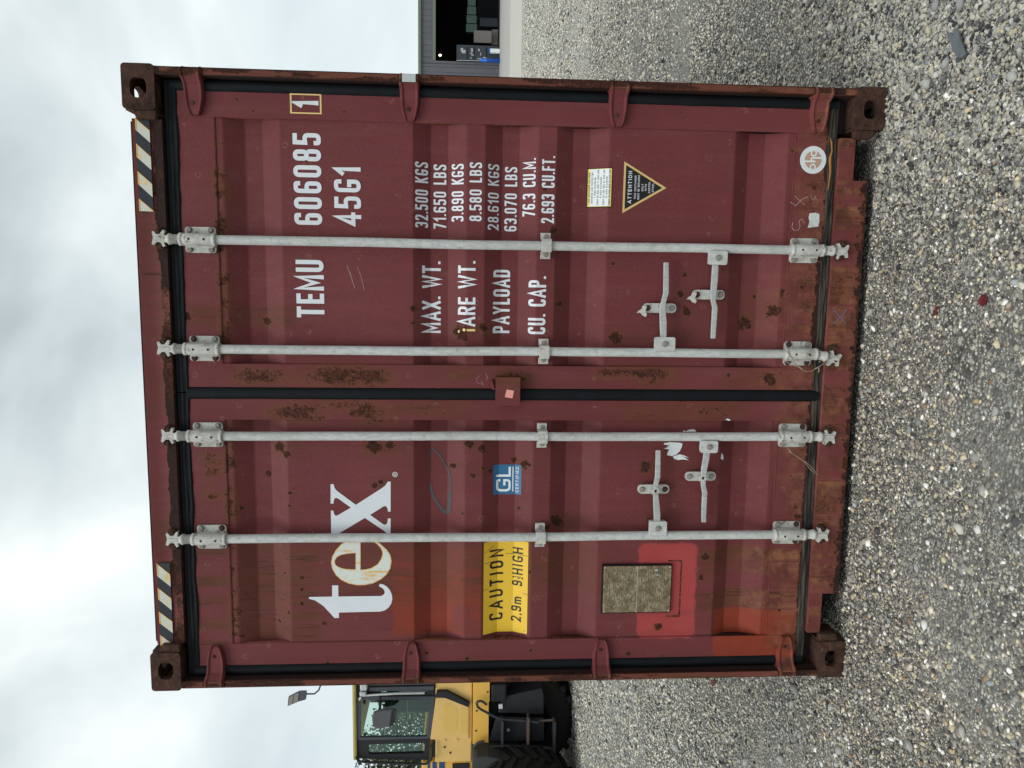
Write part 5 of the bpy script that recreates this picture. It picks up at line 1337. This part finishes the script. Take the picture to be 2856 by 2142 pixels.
lb('ladder_step', 'dirtysteel', -4.79, -4.33, LY - .16, LY - .02, .68, .715, .004)
lb('ladder_step', 'ladder', -4.86, -4.40, LY - .17, LY - .01, .31, .345, .004)
lp('ladder_strap', 'dirtysteel', [(-4.43, .56), (-4.40, .56), (-4.39, .33), (-4.42, .33)], LY - .10, LY - .09, .002); lp('ladder_strap', 'dirtysteel', [(-4.82, .50), (-4.79, .50), (-4.82, .33), (-4.85, .33)], LY - .10, LY - .09, .002)
lp('ladder_back_plate', 'chassis', [(-4.77, .46), (-4.43, .46), (-4.39, 1.14), (-4.76, 1.24)], LY - .01, LY + .02, .005)
lp('side_tank', 'chassis', [(-4.40, .46), (-4.15, .46), (-4.00, .50), (-4.12, 1.06), (-4.36, 1.12)], LY + .03, LY + .45, .02)
lb('tank_bracket', 'cabdark', -4.9, -3.4, LY + .25, LY + .50, .95, 1.235, .02)
lb('battery_box', 'cabdark', -4.17, -3.9, LY - .02, LY + .3, 1.0, 1.225, .03)
lb('white_notice', 'stwhite', -4.275, -4.21, LY - .003, LY + .0295, 1.055, 1.11, .002)
MB().lathe([(.024, 0), (.024, -.012), (0, -.012)], (-4.59, LY - .011, .97), 'y', 6).build('bolt', M['galv'], ld)
lb('chassis', 'chassis', -7.2, -1.8, LY + 1.22, LY + 1.9, .60, 1.235, .03)
lp('fender', 'fender', [(-4.80, 1.475), (-4.77, 1.42), (-4.765, 1.26), (-4.79, 1.16), (-4.84, .99), (-4.86, .80), (-4.97, .80), (-5.06, .97), (-5.18, 1.14), (-5.45, 1.30), (-6.3, 1.34), (-6.3, 1.50)], LY - .36, LY + .22, .02)
# wheels
def wheel(cx_, cy_, cz_, Rr_, wd, seed):
    w_ = MB()
    pr = [(Rr_ * .52, -wd / 2 * .80), (Rr_ * .62, -wd / 2), (Rr_ * .86, -wd / 2), (Rr_ * .95, -wd / 2 * .86), (Rr_ * .965, 0), (Rr_ * .95, wd / 2 * .86), (Rr_ * .86, wd / 2), (Rr_ * .62, wd / 2), (Rr_ * .52, wd / 2 * .8)]
    w_.lathe(pr, (cx_, cy_, cz_), 'y', 40)
    ty = w_.build('tyre', M['tyre'], ld)
    tb_ = MB(); n = 26
    for k in range(n):
        for sd_ in (-1, 1):
            a = 2 * math.pi * (k + (.5 if sd_ > 0 else 0)) / n
            Mx = Matrix.Translation((cx_, cy_, cz_)) @ Matrix.Rotation(a, 4, 'Y') @ Matrix.Translation((Rr_ * .965, sd_ * wd * .235, 0)) @ Matrix.Rotation(sd_ * .45, 4, 'X')
            tb_.box(-.03, .035, -wd * .28, wd * .27, -Rr_ * .052, Rr_ * .052, Mx)
    o = tb_.build('tread_lugs', M['tyre'], ty); add_bevel(o, .008, 1); o['kind'] = 'stuff'
    rm_ = MB(); rm_.lathe([(Rr_ * .53, -wd * .38), (Rr_ * .50, -wd * .30), (Rr_ * .46, -wd * .10), (Rr_ * .22, -wd * .05), (Rr_ * .20, -wd * .2), (0, -wd * .2)], (cx_, cy_, cz_), 'y', 32)
    rm_.build('rim', M['chassis'], ty)
for x_, y_ in ((-5.56, 6.60), (-6.7, 9.2), (-4.70, 7.62), (-3.6, 9.7)): wheel(x_, y_, .77, .82, .60, 1)
# front frame, lift arms and bucket, mostly behind the container
lb('front_frame', 'chassis', -3.4, -2.2, LY + .95, LY + 2.0, .6, 1.9, .05)
for y_ in (LY + 1.0, LY + 1.8): lp('lift_arm', 'yellow2', [(-3.3, 1.75), (-3.0, 1.95), (-2.1, 1.35), (-1.5, .55), (-1.7, .40), (-2.3, 1.05)], y_, y_ + .12, .02)
bk = MB(); bk.prism([(-1.75, .75), (-1.45, .10), (-.75, .04), (-.72, .08), (-1.40, .16), (-1.62, .85)], LY + .1, LY + 2.7); bk.build('bucket', M['dirtysteel'], ld, bevel=.01)

# ================================================================== street light behind the yard
lt = empty('street_light', (-8.55, 16.3, 0)); tag(lt, 'grey twin-panel street light on a curved arm above the loader', 'street light')
MB().tube([(-8.55, 16.3, 0), (-8.55, 16.3, 5.05), (-8.56, 16.28, 5.2)], .07, 12, rs=[.08, .055, .045]).build('pole', M['frame'], lt)
MB().tube([(-8.57, 16.28, 5.15), (-8.66, 16.22, 5.31), (-8.88, 16.1, 5.345), (-9.02, 16.05, 5.40), (-9.09, 16.0, 5.50), (-9.09, 16, 5.74)], .022, 8).build('arm', M['frame'], lt)
MB().prism([(-9.00, 5.70), (-9.22, 5.72), (-9.27, 5.90), (-8.995, 5.86)], 15.94, 16.03).build('driver_box', M['frame'], lt, bevel=.01)
hd = MB().prism([(-8.98, 5.865), (-9.275, 5.905), (-9.40, 6.20), (-9.14, 6.17)], 15.95, 16.02).build('head', M['frame'], lt, bevel=.01)
for q in ([(-9.02, 5.90), (-9.26, 5.93), (-9.315, 6.05), (-9.075, 6.02)], [(-9.085, 6.04), (-9.325, 6.07), (-9.375, 6.175), (-9.145, 6.15)]): MB().prism(q, 15.942, 15.949).build('lens_panel', M['palewood'], hd)

# ================================================================== trees behind the loader
M['bark'] = flat('bark', (.055, .042, .032), .9, .4, 12, .5)
def mat_leaf(nm, a, b):
    t = NT(nm); c = t.mix(t.noise(1.6, 3), a, b); c = t.mix(t.mr(t.noise(9, 2), .45, .6, 0, .6), c, tuple(x * .55 for x in a))
    t.b.inputs['Subsurface Weight'].default_value = 0.0
    return t.fin(c, .6)
LEAF = [mat_leaf('leaves_a', (.045, .075, .025), (.11, .13, .05)), mat_leaf('leaves_b', (.038, .065, .030), (.085, .11, .045))]
def tree(x, y, h, cr, seed, lbl):
    r_ = np.random.default_rng(seed); rr = random.Random(seed)
    t = empty('broadleaf_tree', (x, y, 0)); tag(t, lbl, 'tree', 'trees behind the loader')
    tr = MB(); tr.tube([(x, y, -.05), (x + .1, y, h * .25), (x - .05, y + .1, h * .5), (x + .1, y, h * .8)], .2, 8, rs=[.22, .17, .12, .04])
    clumps = []
    for k in range(26):
        a = rr.uniform(0, 2 * math.pi); zz = h * rr.uniform(.18, .97); w = cr * math.sin(math.pi * min(1, (zz / h - .05) * .95)) ** .6 * rr.uniform(.45, 1.0)
        p = (x + w * math.cos(a), y + w * math.sin(a), zz); clumps.append(p)
        z0 = max(h * .12, zz - rr.uniform(.4, 1.2)); tr.tube([(x, y, z0), ((x + p[0]) / 2, (y + p[1]) / 2, (z0 + zz) / 2 + .15), p], .03, 5, rs=[.07, .035, .012])
    tr.build('trunk', M['bark'], t)
    n = 300; cen = np.array(clumps)
    P = (cen[:, None, :] + np.clip(r_.normal(0, 1, (len(cen), n, 3)), -1.7, 1.7) * np.array([.42, .42, .34]) * (cr / 2.0)).reshape(-1, 3)
    P = P[P[:, 2] > .35]
    m_ = len(P); d1 = r_.normal(0, 1, (m_, 3)); d1 /= np.linalg.norm(d1, axis=1)[:, None]; d2 = np.cross(d1, r_.normal(0, 1, (m_, 3))); d2 /= np.linalg.norm(d2, axis=1)[:, None]
    s_ = r_.uniform(.045, .10, (m_, 1))
    V = np.stack([P - d1 * s_, P + d2 * s_ * .55, P + d1 * s_, P - d2 * s_ * .55], 1).reshape(-1, 3)
    F = np.arange(m_ * 4).reshape(-1, 4)
    o = obj('crown', np_mesh('crown', V, F, LEAF[seed % 2]), t); o['kind'] = 'stuff'
for i, (x, y, h, cr, lbl) in enumerate(((-16.0, 23.5, 4.9, 2.3, 'bushy tree just left of the loader cab'), (-12.6, 22.5, 4.3, 2.1, 'tree seen through the rear cab window'), (-10.2, 21.5, 4.2, 2.0, 'tree seen through the cab door window'),
        (-19.5, 25, 5.3, 2.5, 'tree farthest left behind the loader'), (-7.8, 21, 3.9, 1.9, 'lowest tree, behind the front of the cab'), (-14.2, 27, 4.8, 2.4, 'darker tree standing behind the other trees'))):
    tree(x, y, h, cr, i + 3, lbl)

# ================================================================== bits lying on the gravel
def flake(nm, pts, z, t, mat, lbl, cat, rot=None):
    mb = MB(); n = len(pts); v_ = [(x, y, z + .004 * math.sin(x * 90)) for x, y in pts] + [(x, y, z + t + .004 * math.sin(x * 90)) for x, y in pts]
    tri = geometry.tessellate_polygon([[Vector((x, y, 0)) for x, y in pts]])
    mb.add(v_, [(i, (i + 1) % n, (i + 1) % n + n, i + n) for i in range(n)] + [tuple(a) for a in tri] + [tuple(b + n for b in a) for a in tri])
    o = mb.build(nm, mat, bevel=.0008); tag(o, lbl, cat); return o
M['slate'] = flat('grey_slate', (.115, .130, .140), .7, .15, 30, .4)
M['flake'] = flat('red_paint_flake', (.13, .018, .022), .6, .3, 60)
flake('slate_offcut', [(2.517, -.386), (2.513, -.402), (2.499, -.417), (2.513, -.422), (2.503, -.444), (2.485, -.451), (2.464, -.469), (2.418, -.492), (2.412, -.471), (2.419, -.450), (2.446, -.427), (2.480, -.407)][::-1],
      .018, .006, M['slate'], 'thin dark grey broken strip lying on the gravel right of the container', 'broken strip')
flake('paint_flake', [(1.626 + .018 * math.cos(a) * (1 + .12 * math.sin(3 * a)), -.675 + .019 * math.sin(a)) for a in [2 * math.pi * k / 14 for k in range(14)]], .012, .003, M['flake'], 'round dark red paint chip on the gravel in front of the container', 'paint chip')
flake('paint_flake', [(1.600, -.436), (1.602, -.450), (1.593, -.450), (1.588, -.438), (1.577, -.441), (1.568, -.437), (1.571, -.426), (1.583, -.422), (1.593, -.428)][::-1], .012, .003, M['flake'], 'crooked red paint sliver on the gravel below the container sill', 'paint chip')
flake('paint_flake', [(-.876, 1.575), (-.851, 1.508), (-.896, 1.522), (-.910, 1.569)], .014, .004, M['flake'], 'red paint chip on the gravel left of the container', 'paint chip')

# every painted mesh carries the stain map
for me in bpy.data.meshes:
    if me.materials and me.materials[0] == M['paint'] and 'stain' not in me.color_attributes:
        if me.users: add_stain(me)
